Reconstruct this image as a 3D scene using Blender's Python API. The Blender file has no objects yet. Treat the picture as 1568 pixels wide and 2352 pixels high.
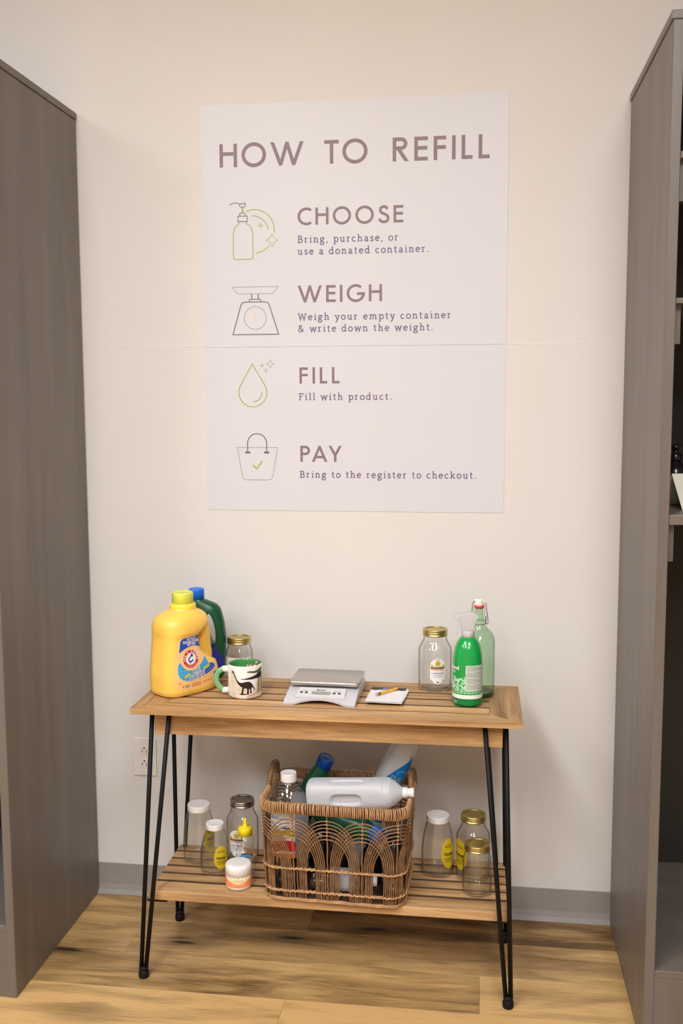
import bpy, bmesh, math, random
from math import pi, sin, cos, radians, sqrt, atan2
from mathutils import Vector, Matrix
from mathutils.bvhtree import BVHTree

random.seed(7)
SC = bpy.context.scene
COL = SC.collection

# ------------------------------------------------------------------ camera, exposure, world
def camera():
    p, y, r = -0.1087, -0.1337, -0.0037
    fw = Vector((sin(y)*cos(p), cos(y)*cos(p), sin(p)))
    r0 = Vector((cos(y), -sin(y), 0)); u0 = r0.cross(fw)
    rt = r0*cos(r) + u0*sin(r); up = -r0*sin(r) + u0*cos(r)
    cam = bpy.data.cameras.new('camera'); ob = bpy.data.objects.new('camera', cam); COL.objects.link(ob)
    M = Matrix((rt, up, -fw)).transposed().to_4x4(); M.translation = (0.3763, -3.055, 1.6083)
    ob.matrix_world = M
    cam.sensor_fit = 'VERTICAL'; cam.sensor_height = 36; cam.sensor_width = 24
    cam.lens = 36*2317.5/2352
    cam.clip_start = .05
    SC.camera = ob
camera()
SC.view_settings.view_transform = 'Standard'; SC.view_settings.look = 'None'
SC.view_settings.gamma = 1; SC.view_settings.use_curve_mapping = False
SC.view_settings.exposure = 0.0
SC.cycles.transparent_max_bounces = 40
SC.cycles.max_bounces = 8
SC.cycles.sample_clamp_indirect = 4
W = bpy.data.worlds.new('world'); SC.world = W; W.use_nodes = True
W.node_tree.nodes['Background'].inputs[0].default_value = (1, .96, .92, 1)
W.node_tree.nodes['Background'].inputs[1].default_value = 0.15
LAMP = 26.5            # emission of the ceiling panels
CEIL = 3.4
PANELS = [(-0.75, -2.5), (0.95, -3.0), (-0.75, -4.3), (0.95, -4.9), (-2.4, -3.4)]

# ------------------------------------------------------------------ materials
def s2l(c):
    c = c/255
    return c/12.92 if c <= .04045 else ((c+.055)/1.055)**2.4
def rgb(r, g, b): return (s2l(r), s2l(g), s2l(b), 1)
MATS = {}
def newmat(name):
    m = bpy.data.materials.new(name); m.use_nodes = True
    nt = m.node_tree; nt.nodes.clear()
    out = nt.nodes.new('ShaderNodeOutputMaterial'); MATS[name] = m
    return m, nt, out
def N(nt, t, **kw):
    n = nt.nodes.new(t)
    for k, v in kw.items():
        if k.startswith('i_'):
            key = k[2:]; key = int(key) if key.isdigit() else key.replace('_', ' ')
            n.inputs[key].default_value = v
        else: setattr(n, k, v)
    return n
def plain(name, col, rough=.5, metal=0, var=.06, scale=30, bump=0, bscale=200, coat=0, spec=.5, stretch=(1, 1, 1)):
    m, nt, out = newmat(name); L = nt.links.new
    b = N(nt, 'ShaderNodeBsdfPrincipled'); L(b.outputs[0], out.inputs[0])
    b.inputs['Roughness'].default_value = rough; b.inputs['Metallic'].default_value = metal
    b.inputs['Coat Weight'].default_value = coat; b.inputs['Specular IOR Level'].default_value = spec
    tc = N(nt, 'ShaderNodeTexCoord'); mp = N(nt, 'ShaderNodeMapping'); mp.inputs['Scale'].default_value = stretch
    L(tc.outputs['Object'], mp.inputs[0])
    no = N(nt, 'ShaderNodeTexNoise', i_Scale=scale, i_Detail=4.0); L(mp.outputs[0], no.inputs['Vector'])
    cr = N(nt, 'ShaderNodeValToRGB'); L(no.outputs['Fac'], cr.inputs[0])
    cr.color_ramp.elements[0].position = .3; cr.color_ramp.elements[1].position = .7
    cr.color_ramp.elements[0].color = tuple(max(0, c*(1-var)) for c in col[:3])+(1,)
    cr.color_ramp.elements[1].color = tuple(min(1, c*(1+var)) for c in col[:3])+(1,)
    L(cr.outputs[0], b.inputs['Base Color'])
    if bump:
        n2 = N(nt, 'ShaderNodeTexNoise', i_Scale=bscale, i_Detail=3.0); L(mp.outputs[0], n2.inputs['Vector'])
        bp = N(nt, 'ShaderNodeBump', i_Strength=bump, i_Distance=.002); L(n2.outputs['Fac'], bp.inputs['Height'])
        L(bp.outputs[0], b.inputs['Normal'])
    return m
def translucent(name, col, rough=.35, t=.35, clear=.12):
    m, nt, out = newmat(name); L = nt.links.new
    b = N(nt, 'ShaderNodeBsdfPrincipled'); b.inputs['Base Color'].default_value = col; b.inputs['Roughness'].default_value = rough
    tr = N(nt, 'ShaderNodeBsdfTranslucent'); tr.inputs[0].default_value = col
    tp = N(nt, 'ShaderNodeBsdfTransparent'); tp.inputs[0].default_value = (.97, .97, .97, 1)
    no = N(nt, 'ShaderNodeTexNoise', i_Scale=18.0); tc = N(nt, 'ShaderNodeTexCoord'); L(tc.outputs['Object'], no.inputs['Vector'])
    mr = N(nt, 'ShaderNodeMapRange'); mr.inputs['To Min'].default_value = t*.85; mr.inputs['To Max'].default_value = t*1.15
    L(no.outputs['Fac'], mr.inputs[0])
    mx = N(nt, 'ShaderNodeMixShader'); L(mr.outputs[0], mx.inputs[0]); L(b.outputs[0], mx.inputs[1]); L(tr.outputs[0], mx.inputs[2])
    m2 = N(nt, 'ShaderNodeMixShader'); m2.inputs[0].default_value = clear
    L(mx.outputs[0], m2.inputs[1]); L(tp.outputs[0], m2.inputs[2]); L(m2.outputs[0], out.inputs[0])
    return m
def glass(name, tint=(.982, .984, .974), edge=(.16, .16, .145), bump=0, bscale=110, pos=.60, rough=.03):
    m, nt, out = newmat(name); L = nt.links.new
    lw = N(nt, 'ShaderNodeLayerWeight', i_Blend=.5)
    cr = N(nt, 'ShaderNodeValToRGB'); L(lw.outputs['Facing'], cr.inputs[0])
    cr.color_ramp.elements[0].position = pos; cr.color_ramp.elements[1].position = 1
    cr.color_ramp.elements[0].color = tint+(1,); cr.color_ramp.elements[1].color = edge+(1,)
    tp = N(nt, 'ShaderNodeBsdfTransparent'); L(cr.outputs[0], tp.inputs[0])
    gl = N(nt, 'ShaderNodeBsdfGlossy'); gl.inputs['Roughness'].default_value = rough; gl.inputs[0].default_value = (1, 1, 1, 1)
    f0 = N(nt, 'ShaderNodeMath', operation='POWER'); L(lw.outputs['Facing'], f0.inputs[0]); f0.inputs[1].default_value = 4.5
    fr = N(nt, 'ShaderNodeMath', operation='MULTIPLY_ADD'); L(f0.outputs[0], fr.inputs[0]); fr.inputs[1].default_value = .45; fr.inputs[2].default_value = .05
    no = N(nt, 'ShaderNodeTexNoise' if bump < .2 else 'ShaderNodeTexVoronoi', i_Scale=float(bscale))
    tc = N(nt, 'ShaderNodeTexCoord'); L(tc.outputs['Object'], no.inputs['Vector'])
    bp = N(nt, 'ShaderNodeBump', i_Strength=max(bump, .02), i_Distance=.002); L(no.outputs[0], bp.inputs['Height'])
    L(bp.outputs[0], gl.inputs['Normal'])
    if bump >= .2: L(bp.outputs[0], lw.inputs['Normal'])
    mx = N(nt, 'ShaderNodeMixShader'); L(fr.outputs[0], mx.inputs[0]); L(tp.outputs[0], mx.inputs[1]); L(gl.outputs[0], mx.inputs[2])
    L(mx.outputs[0], out.inputs[0])
    return m
def wood(name, dark, light, grain=1.0, knots=.5, rough=.55, knotcol=(45, 28, 14), tonevar=.25, vscale=1.0, ks=(3.2, 24, .09, .24)):
    """grain runs along UV u (metres); each board carries its own uv offset and a 'tone' attribute"""
    m, nt, out = newmat(name); L = nt.links.new
    b = N(nt, 'ShaderNodeBsdfPrincipled'); L(b.outputs[0], out.inputs[0]); b.inputs['Roughness'].default_value = rough
    uv = N(nt, 'ShaderNodeUVMap'); uv.uv_map = 'UVMap'
    def mapped(sx, sy):
        mp = N(nt, 'ShaderNodeMapping'); mp.inputs['Scale'].default_value = (sx, sy, 1); L(uv.outputs[0], mp.inputs[0]); return mp
    n1 = N(nt, 'ShaderNodeTexNoise', i_Scale=1.0, i_Detail=5.0, i_Distortion=1.1); L(mapped(2.2, 26*vscale).outputs[0], n1.inputs['Vector'])
    n2 = N(nt, 'ShaderNodeTexNoise', i_Scale=1.0, i_Detail=3.0); L(mapped(11, 420).outputs[0], n2.inputs['Vector'])
    n3 = N(nt, 'ShaderNodeTexNoise', i_Scale=1.0, i_Detail=2.0, i_Distortion=1.0); L(mapped(1.3, 6*vscale).outputs[0], n3.inputs['Vector'])
    a1 = N(nt, 'ShaderNodeMath', operation='MULTIPLY_ADD'); L(n2.outputs[0], a1.inputs[0]); a1.inputs[1].default_value = .55*grain; L(n1.outputs[0], a1.inputs[2])
    a2 = N(nt, 'ShaderNodeMath', operation='MULTIPLY_ADD'); L(n3.outputs[0], a2.inputs[0]); a2.inputs[1].default_value = .5; L(a1.outputs[0], a2.inputs[2])
    at = N(nt, 'ShaderNodeAttribute'); at.attribute_name = 'tone'
    a3 = N(nt, 'ShaderNodeMath', operation='MULTIPLY_ADD'); L(at.outputs['Fac'], a3.inputs[0]); a3.inputs[1].default_value = tonevar; L(a2.outputs[0], a3.inputs[2])
    mr = N(nt, 'ShaderNodeMapRange'); L(a3.outputs[0], mr.inputs[0])
    c = .5+.5*.55*grain+.25+tonevar*.5; w = .34
    mr.inputs['From Min'].default_value = c-w; mr.inputs['From Max'].default_value = c+w
    cr = N(nt, 'ShaderNodeValToRGB'); L(mr.outputs[0], cr.inputs[0])
    e = cr.color_ramp.elements; e[0].color = rgb(*dark); e[1].color = rgb(*light); e[0].position = .05; e[1].position = .85
    # knots : sparse voronoi cells stretched along the grain
    vo = N(nt, 'ShaderNodeTexVoronoi', i_Scale=1.0); dn = N(nt, 'ShaderNodeTexNoise', i_Scale=1.0, i_Detail=3.0)
    mk = mapped(ks[0], ks[1]*vscale); L(mapped(14, 70).outputs[0], dn.inputs['Vector'])
    mixv = N(nt, 'ShaderNodeVectorMath', operation='MULTIPLY_ADD'); L(dn.outputs['Color'], mixv.inputs[0]); mixv.inputs[1].default_value = (.16, .22, 0); L(mk.outputs[0], mixv.inputs[2])
    L(mixv.outputs[0], vo.inputs['Vector'])
    k1 = N(nt, 'ShaderNodeMapRange'); L(vo.outputs['Distance'], k1.inputs[0]); k1.inputs['From Min'].default_value = ks[2]; k1.inputs['From Max'].default_value = ks[3]
    k1.inputs['To Min'].default_value = 1; k1.inputs['To Max'].default_value = 0
    sp = N(nt, 'ShaderNodeSeparateColor'); L(vo.outputs['Color'], sp.inputs[0])
    gt = N(nt, 'ShaderNodeMath', operation='LESS_THAN'); L(sp.outputs[0], gt.inputs[0]); gt.inputs[1].default_value = .22*knots
    k2 = N(nt, 'ShaderNodeMapRange'); L(vo.outputs['Distance'], k2.inputs[0]); k2.inputs['From Min'].default_value = ks[3]*.7; k2.inputs['From Max'].default_value = ks[3]*2.2
    k2.inputs['To Min'].default_value = .45; k2.inputs['To Max'].default_value = 0
    kk = N(nt, 'ShaderNodeMath', operation='MAXIMUM'); L(k1.outputs[0], kk.inputs[0]); L(k2.outputs[0], kk.inputs[1])
    km = N(nt, 'ShaderNodeMath', operation='MULTIPLY'); L(kk.outputs[0], km.inputs[0]); L(gt.outputs[0], km.inputs[1])
    mx = N(nt, 'ShaderNodeMix', data_type='RGBA'); L(km.outputs[0], mx.inputs[0]); L(cr.outputs[0], mx.inputs[6]); mx.inputs[7].default_value = rgb(*knotcol)
    L(mx.outputs[2], b.inputs['Base Color'])
    bp = N(nt, 'ShaderNodeBump', i_Strength=.12, i_Distance=.001); L(n2.outputs[0], bp.inputs['Height']); L(bp.outputs[0], b.inputs['Normal'])
    return m

M = MATS
plain('wall_paint', (.78, .74, .715, 1), .8, var=.012, scale=3, bump=.12, bscale=160)
plain('room_paint', (.64, .63, .62, 1), .8, var=.02, scale=2)
plain('ceiling_paint', (.78, .76, .73, 1), .9, var=.02, scale=4)
plain('vinyl_baseboard', rgb(156, 148, 144), .45, var=.04, scale=12)
plain('cabinet_paint', rgb(112, 103, 96), .42, var=.15, scale=13, stretch=(1, 1, .09), bump=.15, bscale=60)
plain('cabinet_inside', rgb(44, 38, 32), .6, var=.1, scale=6, stretch=(1, 1, .2))  # dark back panels, colour deepened further to imitate the shade between shelves
plain('black_metal', (.006, .0055, .006, 1), .5, var=.2, scale=40, spec=.22)
plain('white_plate', rgb(238, 230, 224), .35, var=.02)
plain('slot_dark', (.012, .01, .01, 1), .6)
wood('table_wood', (132, 92, 54), (214, 172, 121), knots=.5, knotcol=(86, 54, 32), tonevar=.34, ks=(8, 30, .04, .14))
wood('floor_wood', (106, 76, 40), (214, 174, 116), grain=1.2, knots=1.0, rough=.42, knotcol=(40, 27, 17), tonevar=.5, vscale=.6)
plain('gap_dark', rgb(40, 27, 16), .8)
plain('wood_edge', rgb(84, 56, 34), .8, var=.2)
plain('poster_film', (.725, .715, .76, 1), .45, var=.012, scale=2)
plain('ink_heading', rgb(140, 118, 124), .5, var=.03)
plain('ink_body', rgb(118, 98, 136), .5, var=.03)
plain('ink_green', rgb(174, 184, 112), .5, var=.03)
plain('ink_plum', rgb(124, 104, 118), .5, var=.03)
plain('ink_mauve', rgb(190, 178, 180), .5, var=.03)
plain('ink_peach', rgb(250, 208, 172), .5, var=.03)
glass('clear_glass')
glass('embossed_glass', edge=(.38, .37, .32), bump=.45, bscale=95, pos=.66)
glass('green_glass', tint=(.86, .95, .87), edge=(.10, .24, .14), pos=.6)
glass('green_glass_thick', tint=(.36, .56, .40), edge=(.04, .12, .06), pos=.5)
glass('glass_relief', tint=(.80, .80, .77), edge=(.2, .2, .18), pos=.4, rough=.06)
glass('clear_plastic', tint=(.96, .96, .97), edge=(.34, .33, .36), pos=.6, bump=.1, bscale=40)
glass('hazy_plastic', tint=(.86, .86, .87), edge=(.7, .7, .72), rough=.25)
plain('gold_metal', rgb(204, 186, 124), .34, metal=1, var=.05, scale=60)
plain('silver_metal', rgb(176, 172, 168), .25, metal=1, var=.05, scale=60)
plain('wire_metal', rgb(150, 146, 150), .25, metal=1, var=.05)
plain('white_plastic', rgb(238, 233, 232), .35, var=.02)
plain('label_white', rgb(244, 240, 234), .5, var=.02)
plain('label_cream', rgb(240, 228, 216), .55, var=.03)
plain('label_yellow', rgb(206, 176, 28), .5, var=.06, scale=60)
plain('label_black', rgb(38, 32, 28), .5)
plain('label_text_grey', rgb(120, 120, 116), .5)
plain('jug_yellow', rgb(255, 206, 94), .32, var=.02, scale=8)
plain('jug_label', rgb(255, 202, 132), .34, var=.03)
plain('cap_lime', rgb(224, 230, 92), .32, var=.03)
plain('collar_yellow', rgb(246, 222, 70), .3, var=.03)
plain('label_blue', rgb(28, 82, 186), .35, var=.05)
plain('label_azure', rgb(0, 124, 206), .35, var=.05)
plain('label_navy', rgb(38, 44, 150), .35, var=.05)
plain('label_sky', rgb(62, 164, 222), .35, var=.12, scale=90)
plain('label_red', rgb(206, 40, 44), .35, var=.04)
plain('label_lime', rgb(204, 206, 40), .4)
plain('label_orange_ink', rgb(226, 118, 44), .4)
plain('bottle_green', rgb(2, 76, 46), .3, var=.06, scale=12)
plain('cap_blue', rgb(8, 112, 226), .35, var=.04)
plain('cap_blue_dark', rgb(4, 70, 160), .4, var=.04)
plain('ceramic_white', rgb(242, 236, 230), .14, var=.015, coat=.3)
plain('ceramic_green', rgb(74, 148, 84), .14, var=.04, coat=.3)
plain('ceramic_green_light', rgb(122, 178, 128), .18, var=.04, coat=.3)
plain('print_black', rgb(34, 24, 26), .3, var=.2, scale=150)
plain('print_sand', rgb(222, 208, 186), .3, var=.1, scale=90)
plain('print_trunk', rgb(150, 146, 110), .3, var=.25, scale=120, stretch=(1, 1, .2))
plain('print_fern', rgb(224, 150, 120), .3, var=.15, scale=120)
plain('print_olive', rgb(96, 92, 62), .3, var=.2, scale=90)
plain('eraser_pink', rgb(236, 150, 160), .7)
plain('pencil_yellow', rgb(248, 186, 34), .35)
plain('ferrule_green', rgb(70, 120, 60), .3, metal=.4)
plain('pencil_wood', rgb(224, 180, 130), .7)
plain('graphite', rgb(40, 38, 38), .5)
plain('scale_plastic', rgb(204, 200, 206), .3, var=.02, coat=.2)
plain('scale_panel', rgb(216, 212, 214), .4, var=.02)
plain('scale_steel', rgb(196, 192, 186), .3, metal=1, var=.04, scale=40, stretch=(.2, 4, 1))
plain('lcd_grey', rgb(150, 152, 142), .25, var=.03)
plain('button_dark', rgb(66, 52, 62), .45)
plain('paper_white', rgb(240, 236, 238), .7, var=.015)
plain('spray_green', rgb(0, 158, 70), .22, var=.04, scale=14, coat=.4)
plain('spray_green_dark', rgb(0, 122, 62), .25, var=.03)
plain('spray_mint', rgb(176, 226, 190), .4, var=.05)
plain('spray_panel', rgb(206, 214, 204), .45, var=.02)
plain('collar_grey', rgb(206, 204, 204), .4, var=.02)
plain('stopper_cream', rgb(246, 240, 228), .25, var=.02)
plain('gasket_red', rgb(236, 70, 78), .5)
plain('cap_yellow', rgb(246, 216, 20), .4, var=.03)
plain('tub_orange', rgb(255, 150, 98), .4, var=.03)
plain('tub_pale', rgb(238, 232, 190), .45, var=.03)
plain('rattan', rgb(134, 98, 66), .5, var=.32, scale=55, bump=.3, bscale=300)
plain('rattan_pale', rgb(186, 142, 100), .5, var=.22, scale=60, bump=.3, bscale=300)
plain('rattan_dark', rgb(64, 42, 26), .6, var=.3, scale=60)
translucent('milky_plastic', rgb(236, 236, 240), .4, .3)
translucent('milky_plastic_clear', rgb(222, 224, 230), .35, .4)
translucent('frosted_plastic', rgb(240, 238, 240), .3, .35, .42)
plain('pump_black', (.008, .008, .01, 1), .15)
plain('card_cream', rgb(244, 240, 226), .7, var=.02)
plain('wall_seam', (.86, .83, .80, 1), .6)
def emis(name, col, st):
    m, nt, out = newmat(name)
    e = N(nt, 'ShaderNodeEmission'); e.inputs[0].default_value = col; e.inputs[1].default_value = st
    nt.links.new(e.outputs[0], out.inputs[0]); return m
emis('lamp_panel', (.965, .985, 1, 1), LAMP)

# ------------------------------------------------------------------ mesh helpers
class MB:
    def __init__(s):
        s.bm = bmesh.new(); s.uv = s.bm.loops.layers.uv.new('UVMap'); s.tone = s.bm.faces.layers.float.new('tone'); s.smooth = False
    def quadgrid(s, rows, closed_u=True, cap0=False, cap1=False, smooth=True):
        """rows : list of rings of points"""
        bm = s.bm; V = [[bm.verts.new(p) for p in r] for r in rows]; n = len(V[0])
        for i in range(len(V)-1):
            for j in range(n if closed_u else n-1):
                k = (j+1) % n
                try:
                    f = bm.faces.new((V[i][j], V[i][k], V[i+1][k], V[i+1][j])); f.smooth = smooth
                except ValueError: pass
        if cap0: f = bm.faces.new(list(reversed(V[0])))
        if cap1: f = bm.faces.new(V[-1])
        return V
    def box(s, x0, x1, y0, y1, z0, z1, bevel=0, tone=None, M4=None, seg=2):
        t = bmesh.new(); uv = t.loops.layers.uv.new('UVMap'); tl = t.faces.layers.float.new('tone')
        bmesh.ops.create_cube(t, size=1)
        for v in t.verts: v.co = Vector(((x0+x1)/2+v.co.x*(x1-x0), (y0+y1)/2+v.co.y*(y1-y0), (z0+z1)/2+v.co.z*(z1-z0)))
        if bevel: bmesh.ops.bevel(t, geom=list(t.edges), offset=bevel, segments=seg, profile=.5, affect='EDGES')
        d = (x1-x0, y1-y0, z1-z0); la = d.index(max(d)); ru, rv = random.uniform(0, 50), random.uniform(0, 50)
        tn = random.random() if tone is None else tone
        for f in t.faces:
            f[tl] = tn; f.normal_update(); nm = f.normal
            oth = [a for a in range(3) if a != la]
            va = min(oth, key=lambda a: abs(nm[a]))
            if abs(nm[la]) > .7: ua, vb = oth
            else: ua, vb = la, va
            for l in f.loops: l[uv].uv = (l.vert.co[ua]+ru, l.vert.co[vb]+rv+(.31 if vb == oth[0] else 0))
        if M4 is not None: t.transform(M4)
        s.merge(t)
    def merge(s, t, smooth=None):
        me = bpy.data.meshes.new('tmp'); t.to_mesh(me); t.free()
        if smooth is not None:
            for p in me.polygons: p.use_smooth = smooth
        s.bm.from_mesh(me); bpy.data.meshes.remove(me)
    def lathe(s, prof, seg=48, c=(0, 0), z0=0, smooth=True, axis_cap=True, sq=None, ang=0):
        rows = []
        for r, z in prof:
            ring = []
            for j in range(seg):
                a = 2*pi*j/seg+ang; cx, cy = cos(a), sin(a)
                if sq:
                    p = sq; k = (abs(cx)**p+abs(cy)**p)**(-1/p); cx *= k; cy *= k
                ring.append((c[0]+max(r, 1e-5)*cx, c[1]+max(r, 1e-5)*cy, z0+z))
            rows.append(ring)
        s.quadgrid(rows, True, prof[0][0] > 1e-4 and axis_cap, prof[-1][0] > 1e-4 and axis_cap, smooth)
    def tube(s, pts, r, seg=8, closed=False, caps=True, flat=1.0, up=None):
        P = [Vector(p) for p in pts]; n = len(P); rows = []
        rr = r if callable(r) else (lambda i: r)
        prevN = None
        for i in range(n):
            if closed: t = P[(i+1) % n]-P[i-1]
            else: t = P[min(i+1, n-1)]-P[max(i-1, 0)]
            if t.length < 1e-9: t = Vector((0, 0, 1))
            t.normalize()
            if prevN is None:
                a = Vector(up) if up else (Vector((0, 0, 1)) if abs(t.z) < .9 else Vector((1, 0, 0)))
                nn = (a-t*a.dot(t)).normalized()
            else:
                nn = prevN-t*prevN.dot(t)
                nn = nn.normalized() if nn.length > 1e-6 else prevN
            prevN = nn; b = t.cross(nn); R_ = rr(i)
            rows.append([P[i]+nn*R_*cos(2*pi*j/seg)*flat+b*R_*sin(2*pi*j/seg) for j in range(seg)])
        if closed: rows.append(rows[0])
        if closed:
            bm = s.bm; V = [[bm.verts.new(p) for p in r_] for r_ in rows[:-1]]; m = len(V)
            # find twist offset on closing
            best = min(range(seg), key=lambda o: sum((V[0][(j+o) % seg].co-V[-1][j].co).length for j in range(seg)))
            for i in range(m):
                nx = V[(i+1) % m]; o = best if i == m-1 else 0
                for j in range(seg):
                    f = bm.faces.new((V[i][j], V[i][(j+1) % seg], nx[(j+1+o) % seg], nx[(j+o) % seg])); f.smooth = True
        else: s.quadgrid(rows, True, caps, caps, True)
    def prism(s, poly, y0, y1, axis='y', smooth=False):
        def mk(p, d):
            return (p[0], d, p[1]) if axis == 'y' else ((d, p[0], p[1]) if axis == 'x' else (p[0], p[1], d))
        bm = s.bm; A = [bm.verts.new(mk(p, y0)) for p in poly]; B = [bm.verts.new(mk(p, y1)) for p in poly]; n = len(poly)
        bm.faces.new(A); bm.faces.new(list(reversed(B)))
        for i in range(n):
            f = bm.faces.new((A[i], B[i], B[(i+1) % n], A[(i+1) % n])); f.smooth = smooth
    def mesh(s, name):
        bmesh.ops.recalc_face_normals(s.bm, faces=list(s.bm.faces))
        me = bpy.data.meshes.new(name); s.bm.to_mesh(me); s.bm.free(); return me
    def build(s, name, mat, parent=None, label=None, autosmooth=None):
        return link(name, s.mesh(name), mat, parent, label)

def link(name, me, mat, parent=None, label=None):
    o = bpy.data.objects.new(name, me); COL.objects.link(o)
    if mat is not None:
        me.materials.clear(); me.materials.append(MATS[mat])
    if parent: o.parent = parent
    if label: o['label'] = label
    return o
def tag(o, label=None, cat=None, group=None, kind=None):
    for k, v in (('label', label), ('category', cat), ('group', group), ('kind', kind)):
        if v: o[k] = v
    return o
def thing(name, label, cat, loc=(0, 0, 0), rz=0, group=None, rot=None):
    o = bpy.data.objects.new(name, None); COL.objects.link(o); o.empty_display_size = .05
    o.location = loc; o.rotation_euler = rot if rot else (0, 0, rz)
    return tag(o, label, cat, group)
def smooth_angle(me, ang=40):
    for p in me.polygons: p.use_smooth = True
    try: me.set_sharp_from_angle(angle=radians(ang))
    except Exception: pass

def blob(parts, cuts=(), voxel=.003, it=4, sm=.5):
    """fuse closed shapes into one continuous skin (voxel union, relaxed)"""
    me = parts.mesh('tmp_blob'); o = bpy.data.objects.new('tmp_blob', me); COL.objects.link(o); tmp = [o]
    m = o.modifiers.new('r0', 'REMESH'); m.mode = 'VOXEL'; m.voxel_size = voxel
    for c in cuts:
        co = bpy.data.objects.new('tmp_cut', c.mesh('tmp_cut')); COL.objects.link(co); tmp.append(co)
        b = o.modifiers.new('b', 'BOOLEAN'); b.operation = 'DIFFERENCE'; b.object = co; b.solver = 'EXACT'
    if cuts:
        m = o.modifiers.new('r1', 'REMESH'); m.mode = 'VOXEL'; m.voxel_size = voxel
    m = o.modifiers.new('s', 'SMOOTH'); m.iterations = it; m.factor = sm
    dg = bpy.context.evaluated_depsgraph_get(); dg.update()
    res = bpy.data.meshes.new_from_object(o.evaluated_get(dg))
    for t in tmp:
        d = t.data; bpy.data.objects.remove(t); bpy.data.meshes.remove(d)
    res.materials.clear()
    for p in res.polygons: p.use_smooth = True
    return res

# superellipse loft : rows of (z, x0, x1, halfdepth, power, ycentre)
def loft(mb, rows, seg=48):
    R_ = []
    for row in rows:
        z, x0, x1, d, p = row[:5]; yc = row[5] if len(row) > 5 else 0
        cx, a = (x0+x1)/2, (x1-x0)/2; ring = []
        for j in range(seg):
            t = 2*pi*j/seg; c, s_ = cos(t), sin(t)
            ring.append((cx+a*math.copysign(abs(c)**(2/p), c), yc+d*math.copysign(abs(s_)**(2/p), s_), z))
        R_.append(ring)
    mb.quadgrid(R_, True, True, True)
def spline(pts, n=8, closed=False):
    P = [Vector(p) for p in pts]; out = []; m = len(P)
    rng = range(m if closed else m-1)
    for i in rng:
        if closed: a, b, c, d = P[i-1], P[i], P[(i+1) % m], P[(i+2) % m]
        else: a, b, c, d = P[max(i-1, 0)], P[i], P[i+1], P[min(i+2, m-1)]
        for k in range(n):
            t = k/n
            out.append(.5*((2*b)+(c-a)*t+(2*a-5*b+4*c-d)*t*t+(3*b-a-3*c+d)*t**3))
    if not closed: out.append(P[-1])
    return out
def spl2(pts, n=8, closed=False):
    return [(p.x, p.y) for p in spline([(a, b, 0) for a, b in pts], n, closed)]

# ------------------------------------------------------------------ flat shapes, strokes and text
def arc(cx, cy, rx, ry, a0, a1, n=16):
    return [(cx+rx*cos(radians(a0+(a1-a0)*i/n)), cy+ry*sin(radians(a0+(a1-a0)*i/n))) for i in range(n+1)]
def rrect(x0, y0, x1, y1, r, n=5):
    return (arc(x1-r, y1-r, r, r, 0, 90, n)+arc(x0+r, y1-r, r, r, 90, 180, n)+arc(x0+r, y0+r, r, r, 180, 270, n)+arc(x1-r, y0+r, r, r, 270, 360, n))
def circ(cx, cy, r, n=28, ry=None): return arc(cx, cy, r, ry or r, 0, 360, n)[:-1]
def stroke(pts, w, closed=False, miter=3.5):
    """list of quads for a polyline of width w"""
    q = [tuple(pts[0][:2])]
    for p in pts[1:]:
        if abs(p[0]-q[-1][0])+abs(p[1]-q[-1][1]) > w*.02: q.append(tuple(p[:2]))
    if closed and abs(q[0][0]-q[-1][0])+abs(q[0][1]-q[-1][1]) < w*.02: q.pop()
    pts = q; n = len(pts); h = w/2; L_, R_ = [], []
    for i in range(n):
        p = Vector(pts[i])
        if closed or 0 < i < n-1:
            a = Vector(pts[i-1]); b = Vector(pts[(i+1) % n])
            d1 = (p-a).normalized(); d2 = (b-p).normalized()
            n1 = Vector((-d1.y, d1.x)); n2 = Vector((-d2.y, d2.x)); mm = n1+n2
            if mm.length < 1e-6: mm = n1
            mm.normalize(); k = min(miter, 1/max(.05, mm.dot(n1)))
            off = mm*h*k
        else:
            d = (Vector(pts[1])-p) if i == 0 else (p-Vector(pts[i-1]))
            d.normalize(); off = Vector((-d.y, d.x))*h
        L_.append(p+off); R_.append(p-off)
    out = []
    for i in range(n if closed else n-1):
        j = (i+1) % n
        out.append([tuple(L_[i]), tuple(R_[i]), tuple(R_[j]), tuple(L_[j])])
    return out
def clip_y(poly, y, keep_below=True):
    out = []; n = len(poly)
    ins = lambda p: (p[1] <= y+1e-9) if keep_below else (p[1] >= y-1e-9)
    for i in range(n):
        a, b = poly[i], poly[(i+1) % n]
        if ins(a): out.append(a)
        if ins(a) != ins(b):
            t = (y-a[1])/(b[1]-a[1]); out.append((a[0]+(b[0]-a[0])*t, y))
    return out
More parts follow.
